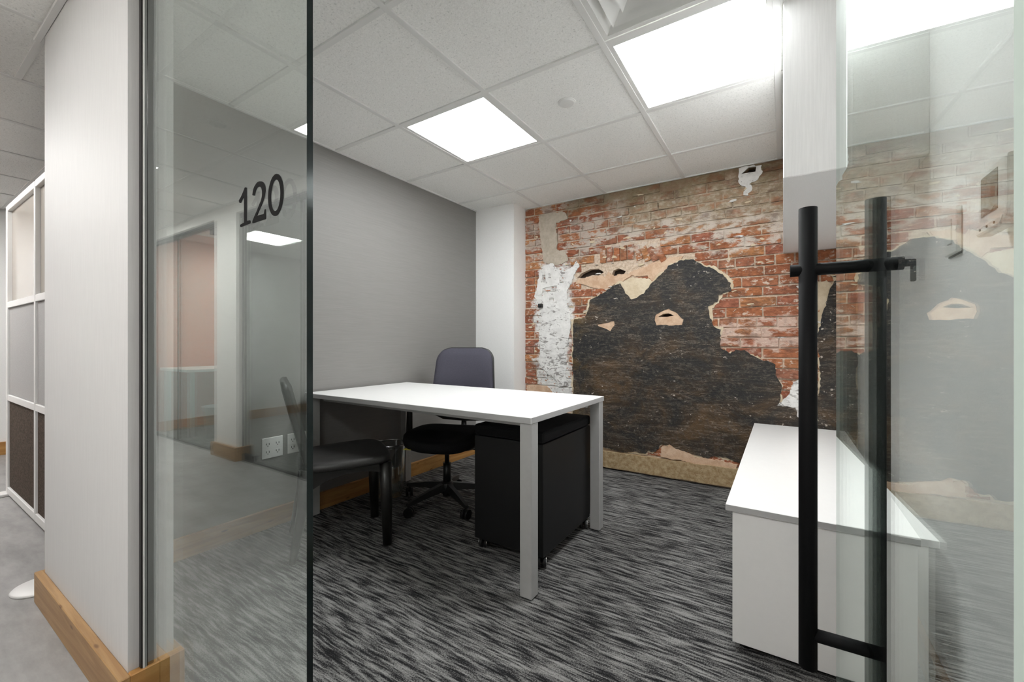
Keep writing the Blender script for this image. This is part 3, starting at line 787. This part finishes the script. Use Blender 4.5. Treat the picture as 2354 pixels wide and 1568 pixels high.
glass_front('door_2', -5.41, -4.47, 'glass door of the terracotta office across the corridor', 'right')
glass_front('door_3', -4.03, -3.12, 'glass door right of the pillar across the corridor', 'left')
glass_front('window_3', -3.11, -1.91, 'fixed glass right of the far door across the corridor')

t = thing('side_desk', 'white topped desk against the terracotta wall, seen mirrored in the glass', 'desk', (-5.85, -1.55, 0))
box('tabletop', M['laminate'], t, -0.33, 0.42, -0.55, 0.50, 0.715, 0.745, 0.002)
for sx in (-0.28, 0.36):
    for sy in (-0.50, 0.44):
        box('leg', M['silver'], t, sx - 0.027, sx + 0.027, sy - 0.027, sy + 0.027, 0, 0.715, 0.002)
t = thing('waste_bin', 'grey waste bin beside the mirrored white desk', 'bin', (-5.28, -1.28, 0))
bm = BM(); lathe(bm, [(0, 0.002), (0.10, 0.002), (0.105, 0.01), (0.135, 0.33), (0.142, 0.335), (0.142, 0.345), (0.132, 0.345), (0.10, 0.02), (0, 0.02)])
obj('bucket', bm, M['bin'], t)

# ------------------------------------------------------------------ ceiling fittings
def light(name_label, cx, cy, sx, sy, em, grp=None):
    t = thing('ceiling_light', name_label, 'ceiling light', (cx, cy, CEIL), 0, grp)
    bm = BM(); w = 0.020
    for a in ((-sx, sx, -sy, -sy + w), (-sx, sx, sy - w, sy), (-sx, -sx + w, -sy + w, sy - w), (sx - w, sx, -sy + w, sy - w)):
        bx(bm, *a, -0.001, 0.015)
    obj('frame', bm, M['grid'], t)
    bm = BM(); bx(bm, -sx + w, sx - w, -sy + w, sy - w, 0.002, 0.012)
    obj('diffuser', bm, M[em], t)
    return t
for k, (i, j) in enumerate(LIGHT_CELLS):
    x0, x1, y0, y1 = room_x[i], room_x[i + 1], room_y[j], room_y[j + 1]
    light(['lit square ceiling panel above the desk', 'lit square ceiling panel next to the white soffit'][k], (x0 + x1) / 2, (y0 + y1) / 2, (x1 - x0) / 2 - 0.013, (y1 - y0) / 2 - 0.013, 'room_light')
for k, (i, j) in enumerate(HALL_LIGHT):
    x0, x1, y0, y1 = hall_x[i], hall_x[i + 1], hall_y[j], hall_y[j + 1]
    light(['lit corridor ceiling panel mirrored beside the edge of the fixed glass', 'lit corridor ceiling panel behind the viewer', 'lit corridor ceiling panel at the far left, mirrored twice in the glass'][k], (x0 + x1) / 2, (y0 + y1) / 2, (x1 - x0) / 2 - 0.013, (y1 - y0) / 2 - 0.013, 'hall_light')
for (i, j) in OPEN_LIGHT:
    x0, x1, y0, y1 = hall_x[i], hall_x[i + 1], open_y[j], open_y[j + 1]
    light('lit ceiling panel in the open area by the cubicle partition', (x0 + x1) / 2, (y0 + y1) / 2, (x1 - x0) / 2 - 0.013, (y1 - y0) / 2 - 0.013, 'hall_light')
light('added unseen ceiling panel brightening the pillar across the corridor', -3.95, -0.09, 0.29, 0.19, 'hall_light').location.z = CEIL - 0.014  # added lamp, kept out of sight, to brighten the mirrored pillar
light('lit ceiling panel in the terracotta office across the corridor', -5.25, -2.1, 0.29, 0.29, 'hall_light')

def disc(label, x, y):
    t = thing('ceiling_disc', label, 'sprinkler cover', (x, y, CEIL))
    bm = BM(); lathe(bm, [(0, -0.004), (0.034, -0.004), (0.041, -0.002), (0.042, 0.004)], n=40)
    obj('cover_plate', bm, M['grid'], t)
    bm = BM(); lathe(bm, [(0.0405, 0.0005), (0.046, 0.0005), (0.047, 0.004)], n=40)
    obj('ring', bm, M['vent'], t)
disc('small round white sprinkler cover in the tile beside the lit panel', -0.941, 1.988)
disc('round speaker disc in the corridor ceiling, seen mirrored in the glass', -2.70, -0.22)  # stands for the corridor speaker, built like the sprinkler cover

i, j = VENT_CELL
vx, vy = (room_x[i] + room_x[i + 1]) / 2, (room_y[j] + room_y[j + 1]) / 2
t = thing('air_vent', 'square white ceiling air diffuser with stepped louvres', 'air vent', (vx, vy, CEIL))
def ring(name, a, b, za, zb, th=0.002):
    bm = BM()
    def sq(r, z): return [bm.verts.new((sx * r, sy * r, z)) for sx, sy in ((-1, -1), (1, -1), (1, 1), (-1, 1))]
    A, B, C2, D = sq(a, za), sq(b, zb), sq(b, zb + th), sq(a, za + th)
    for k in range(4):
        n = (k + 1) % 4
        for P, Q in ((A, B), (B, C2), (C2, D), (D, A)):
            bm.faces.new((P[k], P[n], Q[n], Q[k]))
    return obj(name, bm, M['vent'], t)
ring('flange', 0.292, 0.272, -0.001, -0.001, 0.010)
ring('louvre', 0.272, 0.205, 0.001, 0.060)
ring('louvre', 0.236, 0.150, -0.004, 0.058)
ring('louvre', 0.180, 0.098, -0.006, 0.056)
ring('louvre', 0.124, 0.060, -0.008, 0.050)
bm = BM(); bx(bm, -0.070, 0.070, -0.070, 0.070, -0.010, -0.006, 0.001)
obj('centre_plate', bm, M['vent'], t)
bm = BM(); bx(bm, -0.285, 0.285, -0.285, 0.285, 0.085, 0.089)
obj('plenum', bm, M['vent'], t)

# ------------------------------------------------------------------ wall fittings
def outlet(label, y, z, w=0.116, h=0.116):
    t = thing('wall_outlet', label, 'outlet', (XL, y, z), pi / 2)
    # local x runs along the wall, local -y points into the room
    bm = BM(); bx(bm, -w / 2, w / 2, -0.006, 0.0, -h / 2, h / 2, 0.002)
    obj('cover_plate', bm, M['white_plastic'], t)
    for sx in (-0.027, 0.027):
        for sz in (-0.022, 0.022):
            bm = BM()
            bx(bm, sx - 0.009, sx - 0.006, -0.0075, -0.005, sz - 0.004, sz + 0.006)
            bx(bm, sx + 0.006, sx + 0.009, -0.0075, -0.005, sz - 0.004, sz + 0.006)
            cyl(bm, (sx, -0.0075, sz - 0.010), (sx, -0.005, sz - 0.010), 0.0028, n=10)
            s = obj('socket', bm, M['slot'], t)
    return t
outlet('white four-socket outlet plate on the grey wall, fully in view', 1.277, 0.447)
outlet('white outlet plate half hidden behind the chair back', 1.42, 0.447)

t = thing('light_switch', 'flat white switch plate on the wall behind the glass door', 'switch', (XR, 1.592, 1.337), -pi / 2)
box('cover_plate', M['white_plastic'], t, -0.047, 0.047, -0.012, -0.001, -0.060, 0.060, 0.002)
box('plate_shadow', M['slot'], t, -0.049, 0.045, -0.0035, 0.0, -0.064, 0.058)  # dark sheet set off behind the plate, painted as its shadow
box('rocker', M['white_plastic'], t, -0.016, 0.016, -0.015, -0.011, -0.033, 0.033, 0.0015)

t = thing('thermostat', 'white thermostat with grey display on the wall behind the glass door', 'thermostat', (XR, 1.225, 1.335), -pi / 2)
bm = BM(); bx(bm, -0.070, 0.070, -0.040, -0.004, -0.060, 0.062, 0.008, 3)
obj('body', bm, M['white_plastic'], t)
box('wall_plate', M['white_plastic'], t, -0.060, 0.060, -0.005, 0.0, -0.050, 0.055, 0.001)
box('display', M['screen'], t, -0.050, 0.030, -0.0412, -0.039, -0.034, 0.046, 0.0)
bm = BM(); bx(bm, -0.062, 0.062, -0.046, -0.020, -0.073, -0.052, 0.005, 2)
lid = obj('button_ledge', bm, M['white_plastic'], t)
for sx in (-0.035, 0.0, 0.035):
    bm = BM(); cyl(bm, (sx, -0.0475, -0.062), (sx, -0.044, -0.062), 0.0025, n=12)
    obj('button', bm, M['screen'], lid)

# ------------------------------------------------------------------ desk
DX0, DX1, DY0, DY1 = -2.415, -0.845, 1.455, 2.270
t = thing('desk', 'white topped office desk on square silver legs', 'desk', ((DX0 + DX1) / 2, (DY0 + DY1) / 2, 0))
hx, hy = (DX1 - DX0) / 2, (DY1 - DY0) / 2
bm = BM(); fs = bx(bm, -hx, hx, -hy, hy, 0.714, 0.740)
bm.normal_update()
for f in bm.faces: f.material_index = 0 if abs(f.normal.z) > 0.5 else 1
bmesh.ops.bevel(bm, geom=bm.edges[:], offset=0.0015, segments=1, affect='EDGES')
obj('tabletop', bm, [M['laminate'], M['laminate_edge']], t)
LW = 0.055
for sx in (-1, 1):
    for sy in (-1, 1):
        x0 = hx - LW - 0.003 if sx > 0 else -hx + 0.003
        y0 = hy - LW - 0.008 if sy > 0 else -hy + 0.008
        leg = box('leg', M['silver'], t, x0, x0 + LW, y0, y0 + LW, 0.006, 0.714, 0.002)
        box('foot_pad', M['black_plastic'], leg, x0 + 0.006, x0 + LW - 0.006, y0 + 0.006, y0 + LW - 0.006, 0.0, 0.006)
for sy in (-1, 1):
    box('rail', M['silver'], t, -hx + LW + 0.004, hx - LW - 0.004, sy * (hy - 0.10) - 0.015, sy * (hy - 0.10) + 0.015, 0.684, 0.7135, 0.001)

t = thing('waste_bin', 'clear plastic waste bin under the desk by the grey wall', 'bin', (-2.255, 1.97, 0))
bm = BM(); lathe(bm, [(0.0, 0.003), (0.080, 0.003), (0.084, 0.01), (0.102, 0.352), (0.098, 0.352), (0.080, 0.012), (0.0, 0.009)], n=32)
obj('bucket', bm, M['clear_plastic'], t)
bm = BM(); lathe(bm, [(0.1025, 0.346), (0.108, 0.348), (0.108, 0.360), (0.099, 0.360), (0.099, 0.3525), (0.1025, 0.3525)], n=32)
obj('rim', bm, M['chrome'], t)

# ------------------------------------------------------------------ mobile pedestal
t = thing('mobile_pedestal', 'black mobile pedestal on castors under the right end of the desk', 'pedestal', (-1.114, 1.965, 0))
pw, pd = 0.196, 0.277
bm = BM(); bx(bm, -pw, pw, -pd, pd, 0.058, 0.575, 0.004, 2)
obj('body', bm, M['black_steel'], t)
bm = BM(); bx(bm, -pw - 0.003, pw + 0.003, -pd - 0.003, pd + 0.003, 0.577, 0.632, 0.014, 3)
obj('cushion', bm, M['black_fabric'], t)
for z0, z1 in ((0.07, 0.33), (0.336, 0.565)):
    d = box('drawer_front', M['black_steel'], t, -pw + 0.003, pw - 0.003, pd, pd + 0.016, z0, z1, 0.003)
    box('drawer_pull', M['black_plastic'], d, -0.07, 0.07, pd + 0.016, pd + 0.026, z1 - 0.03, z1 - 0.018, 0.003)
def caster(parent, x, y, rz, r=0.026, top=0.058, rim='chrome'):
    bm = BM()
    for s in (-1, 1):
        c, sn = cos(rz), sin(rz)
        def P(a, b, z): return (x + a * c - b * sn, y + a * sn + b * c, z)
        cyl(bm, P(s * 0.006, 0, r), P(s * 0.019, 0, r), r, n=20)
    bx(bm, x - 0.005, x + 0.005, y - 0.005, y + 0.005, r, top)
    o = obj('caster', bm, M['black_plastic'], parent)
    for s in (-1, 1):
        bm = BM(); cyl(bm, P(s * 0.0191, 0, r), P(s * 0.0225, 0, r), r * 0.99, n=20)
        obj('hub_cap', bm, M[rim], o)
    return o
for sx, sy, rz in ((-0.165, -0.235, 0.2), (0.172, -0.245, 0.5), (-0.165, 0.235, 0.0), (0.172, 0.245, 0.3)):
    caster(t, sx, sy, rz)

# ------------------------------------------------------------------ credenza
CX0, CX1, CY0, CY1, CT = -0.165, 0.325, 1.605, 3.325, 0.490
t = thing('credenza', 'long low white credenza along the right wall', 'credenza', ((CX0 + CX1) / 2, (CY0 + CY1) / 2, 0))
kx, ky = (CX1 - CX0) / 2, (CY1 - CY0) / 2
bm = BM(); bx(bm, -kx, kx, -ky, ky, CT - 0.022, CT)
bm.normal_update()
for f in bm.faces: f.material_index = 0 if f.normal.z > 0.5 else 1
bmesh.ops.bevel(bm, geom=bm.edges[:], offset=0.0015, segments=1, affect='EDGES')
obj('top_panel', bm, [M['laminate'], M['laminate_edge']], t)
box('end_panel', M['laminate'], t, -kx + 0.020, kx - 0.006, -ky + 0.010, -ky + 0.030, 0.022, CT - 0.0225, 0.001)
box('end_panel', M['laminate'], t, -kx + 0.020, kx - 0.006, ky - 0.030, ky - 0.010, 0.022, CT - 0.0225, 0.001)
box('back_panel', M['laminate'], t, kx - 0.025, kx - 0.008, -ky + 0.031, ky - 0.031, 0.022, CT - 0.0225)
box('bottom_panel', M['laminate'], t, -kx + 0.040, kx - 0.026, -ky + 0.031, ky - 0.031, 0.030, 0.050)
n = 4; w = (2 * ky - 0.06) / n
for k in range(n):
    y0 = -ky + 0.031 + k * w
    d = box('door', M['laminate'], t, -kx + 0.021, -kx + 0.039, y0 + 0.0015, y0 + w - 0.0015, 0.026, CT - 0.025, 0.001)
    box('door_pull', M['silver'], d, -kx + 0.010, -kx + 0.021, y0 + (w - 0.06 if k % 2 == 0 else 0.04), y0 + (w - 0.05 if k % 2 == 0 else 0.05), 0.30, 0.40, 0.002)
for sx in (-kx + 0.06, kx - 0.05):
    for sy in (-ky + 0.05, ky - 0.05):
        bm = BM(); cyl(bm, (sx, sy, 0.0), (sx, sy, 0.030), 0.018, n=16)
        obj('foot', bm, M['black_plastic'], t)

# ------------------------------------------------------------------ swivel chair behind the desk
t = thing('swivel_chair', 'black swivel chair with charcoal blue backrest behind the desk', 'chair', (-1.84, 2.08, 0), math.atan2(0.36, -0.93) - pi / 2 + 0.0)
t.rotation_euler = (0, 0, math.atan2(-0.93, 0.36) - pi / 2)
crz = t.rotation_euler[2]
bm = BM(); lathe(bm, [(0, 0.045), (0.026, 0.045), (0.030, 0.06), (0.045, 0.085), (0.047, 0.125), (0.036, 0.14), (0, 0.14)])
base = obj('hub', bm, M['black_plastic'], t)
for d in (-97, -27, 45, 117, 189):
    a = radians(d) - crz
    ca, sa = cos(a), sin(a)
    bm = BM()
    secs = [(0.03, 0.026, 0.088, 0.135), (0.15, 0.021, 0.082, 0.118), (0.27, 0.016, 0.070, 0.094), (0.315, 0.012, 0.066, 0.084)]
    rings = []
    for r, w, z0, z1 in secs:
        rings.append([bm.verts.new((r * ca - s * w * sa * k, r * sa + s * w * ca * k, z)) for s, k, z in ((-1, 1, z0), (1, 1, z0), (1, 0.6, z1), (-1, 0.6, z1))])
    for A, B in zip(rings, rings[1:]):
        for k in range(4): bm.faces.new((A[k], A[(k + 1) % 4], B[(k + 1) % 4], B[k]))
    bm.faces.new(rings[0][::-1]); bm.faces.new(rings[-1])
    obj('base_arm', bm, M['black_plastic'], t)
    caster(t, 0.300 * ca, 0.300 * sa, a + 0.6, 0.029, 0.075, 'black_metal')
bm = BM(); cyl(bm, (0, 0, 0.13), (0, 0, 0.26), 0.025); cyl(bm, (0, 0, 0.26), (0, 0, 0.365), 0.015)
obj('gas_lift', bm, M['black_plastic'], t)
bm = BM(); bx(bm, -0.09, 0.09, -0.13, 0.13, 0.355, 0.400, 0.012, 2)
mech = obj('tilt_mechanism', bm, M['black_plastic'], t)
bm = BM(); tube(bm, [(0.08, 0.05, 0.380), (0.17, 0.06, 0.375), (0.25, 0.07, 0.372)], 0.008)
obj('lever', bm, M['black_plastic'], mech)
bm = BM(); tube(bm, [(-0.08, 0.05, 0.380), (-0.17, 0.06, 0.378), (-0.25, 0.07, 0.376)], 0.010)
obj('lever', bm, M['black_plastic'], mech)
def slab(outline, prof):
    """stack of scaled outlines -> closed rounded pad; prof = [(scale, z)]"""
    bm = BM(); rings = []
    for s, z in prof:
        rings.append([bm.verts.new((x * s, y * s, z(x, y) if callable(z) else z)) for x, y in outline])
    n = len(outline)
    for A, B in zip(rings, rings[1:]):
        for k in range(n): bm.faces.new((A[k], A[(k + 1) % n], B[(k + 1) % n], B[k]))
    for R, rev in ((rings[0], True), (rings[-1], False)):
        c = bm.verts.new((0, 0, sum(v.co.z for v in R) / n))
        for k in range(n):
            q = (R[k], R[(k + 1) % n], c) if not rev else (R[(k + 1) % n], R[k], c)
            bm.faces.new(q)
    return bm
def superell(a, b, p, n=40, skew=0.0):
    out = []
    for k in range(n):
        th = 2 * pi * k / n
        cx, sy = cos(th), sin(th)
        x = a * math.copysign(abs(cx) ** (2 / p), cx); y = b * math.copysign(abs(sy) ** (2 / p), sy)
        out.append((x * (1 + skew * y / b), y))
    return out
so = superell(0.245, 0.235, 3.6, 44, 0.05)
wf = lambda dz: (lambda x, y: dz - 0.030 * max(0.0, (y - 0.10) / 0.135) ** 2 + 0.010 * (x / 0.245) ** 2)
bm = slab(so, [(0.90, wf(0.398)), (0.98, wf(0.408)), (1.0, wf(0.430)), (0.985, wf(0.452)), (0.93, wf(0.466)), (0.75, wf(0.468)), (0.4, wf(0.466))])
obj('seat', bm, M['black_fabric'], t, True)
bm = slab(so, [(0.84, 0.386), (0.90, 0.388), (0.92, 0.398), (0.90, 0.410)])
obj('seat_pan', bm, M['black_plastic'], t, True)
box('warning_tag', M['yellow'], t, 0.15, 0.20, 0.19, 0.225, 0.388, 0.391).rotation_euler = (0, 0, 0)
# backrest: curved panel, y = -0.27 behind the seat
def back_panel(w0, w1, z0, z1, y_of, th, corner, nx=16, nz=36):
    bm = BM(); F, Bk = [], []
    for j in range(nz + 1):
        v = j / nz
        rowf, rowb = [], []
        for i in range(nx + 1):
            u = -1 + 2 * i / nx
            # squircle-ish outline
            zz = z0 + (z1 - z0) * v
            hw = w0 + (w1 - w0) * v
            dv = max(0.0, (zz - (z1 - corner)) / corner); dl = max(0.0, ((z0 + corner) - zz) / corner)
            dd = max(dv, dl)
            hwc = hw - corner * (1 - math.sqrt(max(0.0, 1 - min(1, dd) ** 2)))
            x = u * hwc
            y = y_of(x, zz)
            edge = min(1.0, (1 - abs(u)) * 5) * min(1.0, min(v, 1 - v) * 9)
            bul = 0.5 + 0.5 * edge
            rowf.append(bm.verts.new((x, y + th * bul, zz))); rowb.append(bm.verts.new((x, y - th * 0.3 * bul, zz)))
        F.append(rowf); Bk.append(rowb)
    for j in range(nz):
        for i in range(nx):
            bm.faces.new((F[j][i], F[j][i + 1], F[j + 1][i + 1], F[j + 1][i]))
            bm.faces.new((Bk[j][i + 1], Bk[j][i], Bk[j + 1][i], Bk[j + 1][i + 1]))
    for j in range(nz):
        bm.faces.new((F[j][0], F[j + 1][0], Bk[j + 1][0], Bk[j][0])); bm.faces.new((F[j + 1][nx], F[j][nx], Bk[j][nx], Bk[j + 1][nx]))
    for i in range(nx):
        bm.faces.new((F[0][i + 1], F[0][i], Bk[0][i], Bk[0][i + 1])); bm.faces.new((F[nz][i], F[nz][i + 1], Bk[nz][i + 1], Bk[nz][i]))
    return bm
yb = lambda x, z: -0.338 - 0.16 * max(0, z - 0.62) + 0.55 * x * x * 0.9 - 0.10 * max(0, z - 0.9)
bm = back_panel(0.238, 0.205, 0.585, 1.000, yb, 0.030, 0.090)
obj('backrest', bm, M['navy_fabric'], t, True)
yb2 = lambda x, z: yb(x, z) - 0.020
bm = back_panel(0.246, 0.213, 0.545, 1.006, yb2, 0.014, 0.095)
obj('back_shell', bm, M['black_plastic'], t, True)
bm = BM()
tube(bm, [(-0.225, -0.318, 0.60), (-0.215, -0.328, 0.53), (-0.15, -0.338, 0.500), (0, -0.345, 0.492), (0.15, -0.338, 0.500), (0.215, -0.328, 0.53), (0.225, -0.318, 0.60)], 0.023)
tube(bm, [(0, -0.10, 0.378), (0, -0.26, 0.385), (0, -0.35, 0.42), (0, -0.362, 0.55), (0, -0.385, 0.70)], [0.022, 0.022, 0.022, 0.020, 0.016])
obj('back_support', bm, M['black_plastic'], t, True)
for s in (-1, 1):
    bm = BM()
    tube(bm, [(s * 0.20, -0.06, 0.385), (s * 0.275, -0.06, 0.392), (s * 0.292, -0.06, 0.43), (s * 0.292, -0.065, 0.56), (s * 0.29, -0.065, 0.625)], [0.020, 0.021, 0.023, 0.019, 0.018])
    arm = obj('armrest', bm, M['black_plastic'], t, True)
    bm = slab(superell(0.040, 0.115, 4, 28), [(0.8, 0.0), (1.0, 0.006), (1.0, 0.018), (0.85, 0.026)])
    o = obj('arm_pad', bm, M['black_plastic'], arm, True, (s * 0.285, -0.05, 0.625))

# ------------------------------------------------------------------ black guest chair in front of the desk
gz = math.atan2(0.87, 0.50) - pi / 2
t = thing('guest_chair', 'black armless wooden guest chair in front of the desk', 'chair', (-1.984, 1.415, 0), gz)
so = superell(0.228, 0.225, 4.5, 44, 0.06)
dish = lambda dz: (lambda x, y: dz - 0.010 * (1 - (x / 0.23) ** 2) * (1 - (y / 0.23) ** 2) + 0.006 * (y / 0.22))
bm = slab(so, [(0.93, dish(0.418)), (0.99, dish(0.424)), (1.0, dish(0.436)), (0.985, dish(0.452)), (0.94, dish(0.460)), (0.7, dish(0.461)), (0.35, dish(0.460))])
obj('seat', bm, M['black_leather'], t, True)
for s in (-1, 1):
    bm = BM(); tube(bm, [(s * 0.186, 0.183, 0.425), (s * 0.190, 0.187, 0.25), (s * 0.195, 0.192, 0.0)], [0.033, 0.030, 0.023], 16)
    obj('leg', bm, M['black_wood'], t, True)
    bm = BM(); tube(bm, [(s * 0.178, -0.185, 0.43), (s * 0.182, -0.20, 0.25), (s * 0.188, -0.245, 0.0)], [0.028, 0.025, 0.016], 16)
    obj('leg', bm, M['black_wood'], t, True)
    # side rail with an arched lower edge
    bm = BM()
    prof = [(-0.19, 0.425), (0.19, 0.425), (0.185, 0.362), (0.13, 0.385), (0.06, 0.392), (-0.02, 0.388), (-0.10, 0.368), (-0.16, 0.335), (-0.19, 0.315)]
    A = [bm.verts.new((s * 0.172, y, z)) for y, z in prof]; B = [bm.verts.new((s * 0.195, y, z)) for y, z in prof]
    bm.faces.new(A); bm.faces.new(B[::-1])
    for k in range(len(prof)): bm.faces.new((A[k], A[(k + 1) % len(prof)], B[(k + 1) % len(prof)], B[k]))
    obj('side_rail', bm, M['black_wood'], t)
box('front_rail', M['black_wood'], t, -0.185, 0.185, 0.172, 0.195, 0.370, 0.424, 0.003)
box('rear_rail', M['black_wood'], t, -0.178, 0.178, -0.195, -0.172, 0.370, 0.424, 0.003)
yg = lambda x, z: -0.190 - 0.25 * (z - 0.43) + 0.25 * x * x
bm = back_panel(0.200, 0.205, 0.430, 0.855, yg, 0.030, 0.03)
obj('backrest', bm, M['black_leather'], t, True)

# ------------------------------------------------------------------ cubicle partition in the open area
PX0, PX1, PY = -4.45, -2.60, 0.575
t = thing('cubicle_partition', 'white framed cubicle partition with glass, grey and brown panels', 'partition', (PX0, PY, 0))
L = PX1 - PX0
for a, b in ((0.0, 0.045), (0.835, 0.865), (L - 0.04, L)):
    box('post', M['white_metal'], t, a, b, -0.025, 0.025, 0.02, 1.965, 0.003)
for z0, z1 in ((0.02, 0.065), (0.650, 0.690), (1.275, 1.315), (1.93, 1.968)):
    for a, b in ((0.046, 0.834), (0.866, L - 0.041)):
        box('rail', M['white_metal'], t, a, b, -0.024, 0.024, z0, z1, 0.002)
for a, b in ((0.046, 0.834), (0.866, L - 0.041)):
    box('fabric_panel', M['brown_fabric'], t, a, b, -0.014, 0.014, 0.066, 0.649, 0.002)['label'] = 'dark brown speckled lower panel'
    box('fabric_panel', M['grey_fabric'], t, a, b, -0.014, 0.014, 0.691, 1.274, 0.002)['label'] = 'light grey middle panel'
    bm = BM(); bx(bm, a, b, -0.003, 0.003, 1.316, 1.929)
    obj('glass_panel', bm, M['beige_pane'], t)
box('foot', M['white_metal'], t, -0.06, 0.045, -0.30, 0.30, 0.0, 0.020, 0.004)
t = thing('floor_plate', 'round white plate on the corridor floor behind the pine baseboard', 'floor plate', (-2.66, 0.43, 0))
bm = BM(); lathe(bm, [(0, 0.0), (0.092, 0.0), (0.094, 0.004), (0.088, 0.010), (0.03, 0.013), (0, 0.013)], n=40)
obj('disc', bm, M['white_metal'], t)
bm = BM(); cyl(bm, (0, 0, 0.012), (0, 0, 0.018), 0.02, n=20)
obj('cap', bm, M['white_metal'], t)
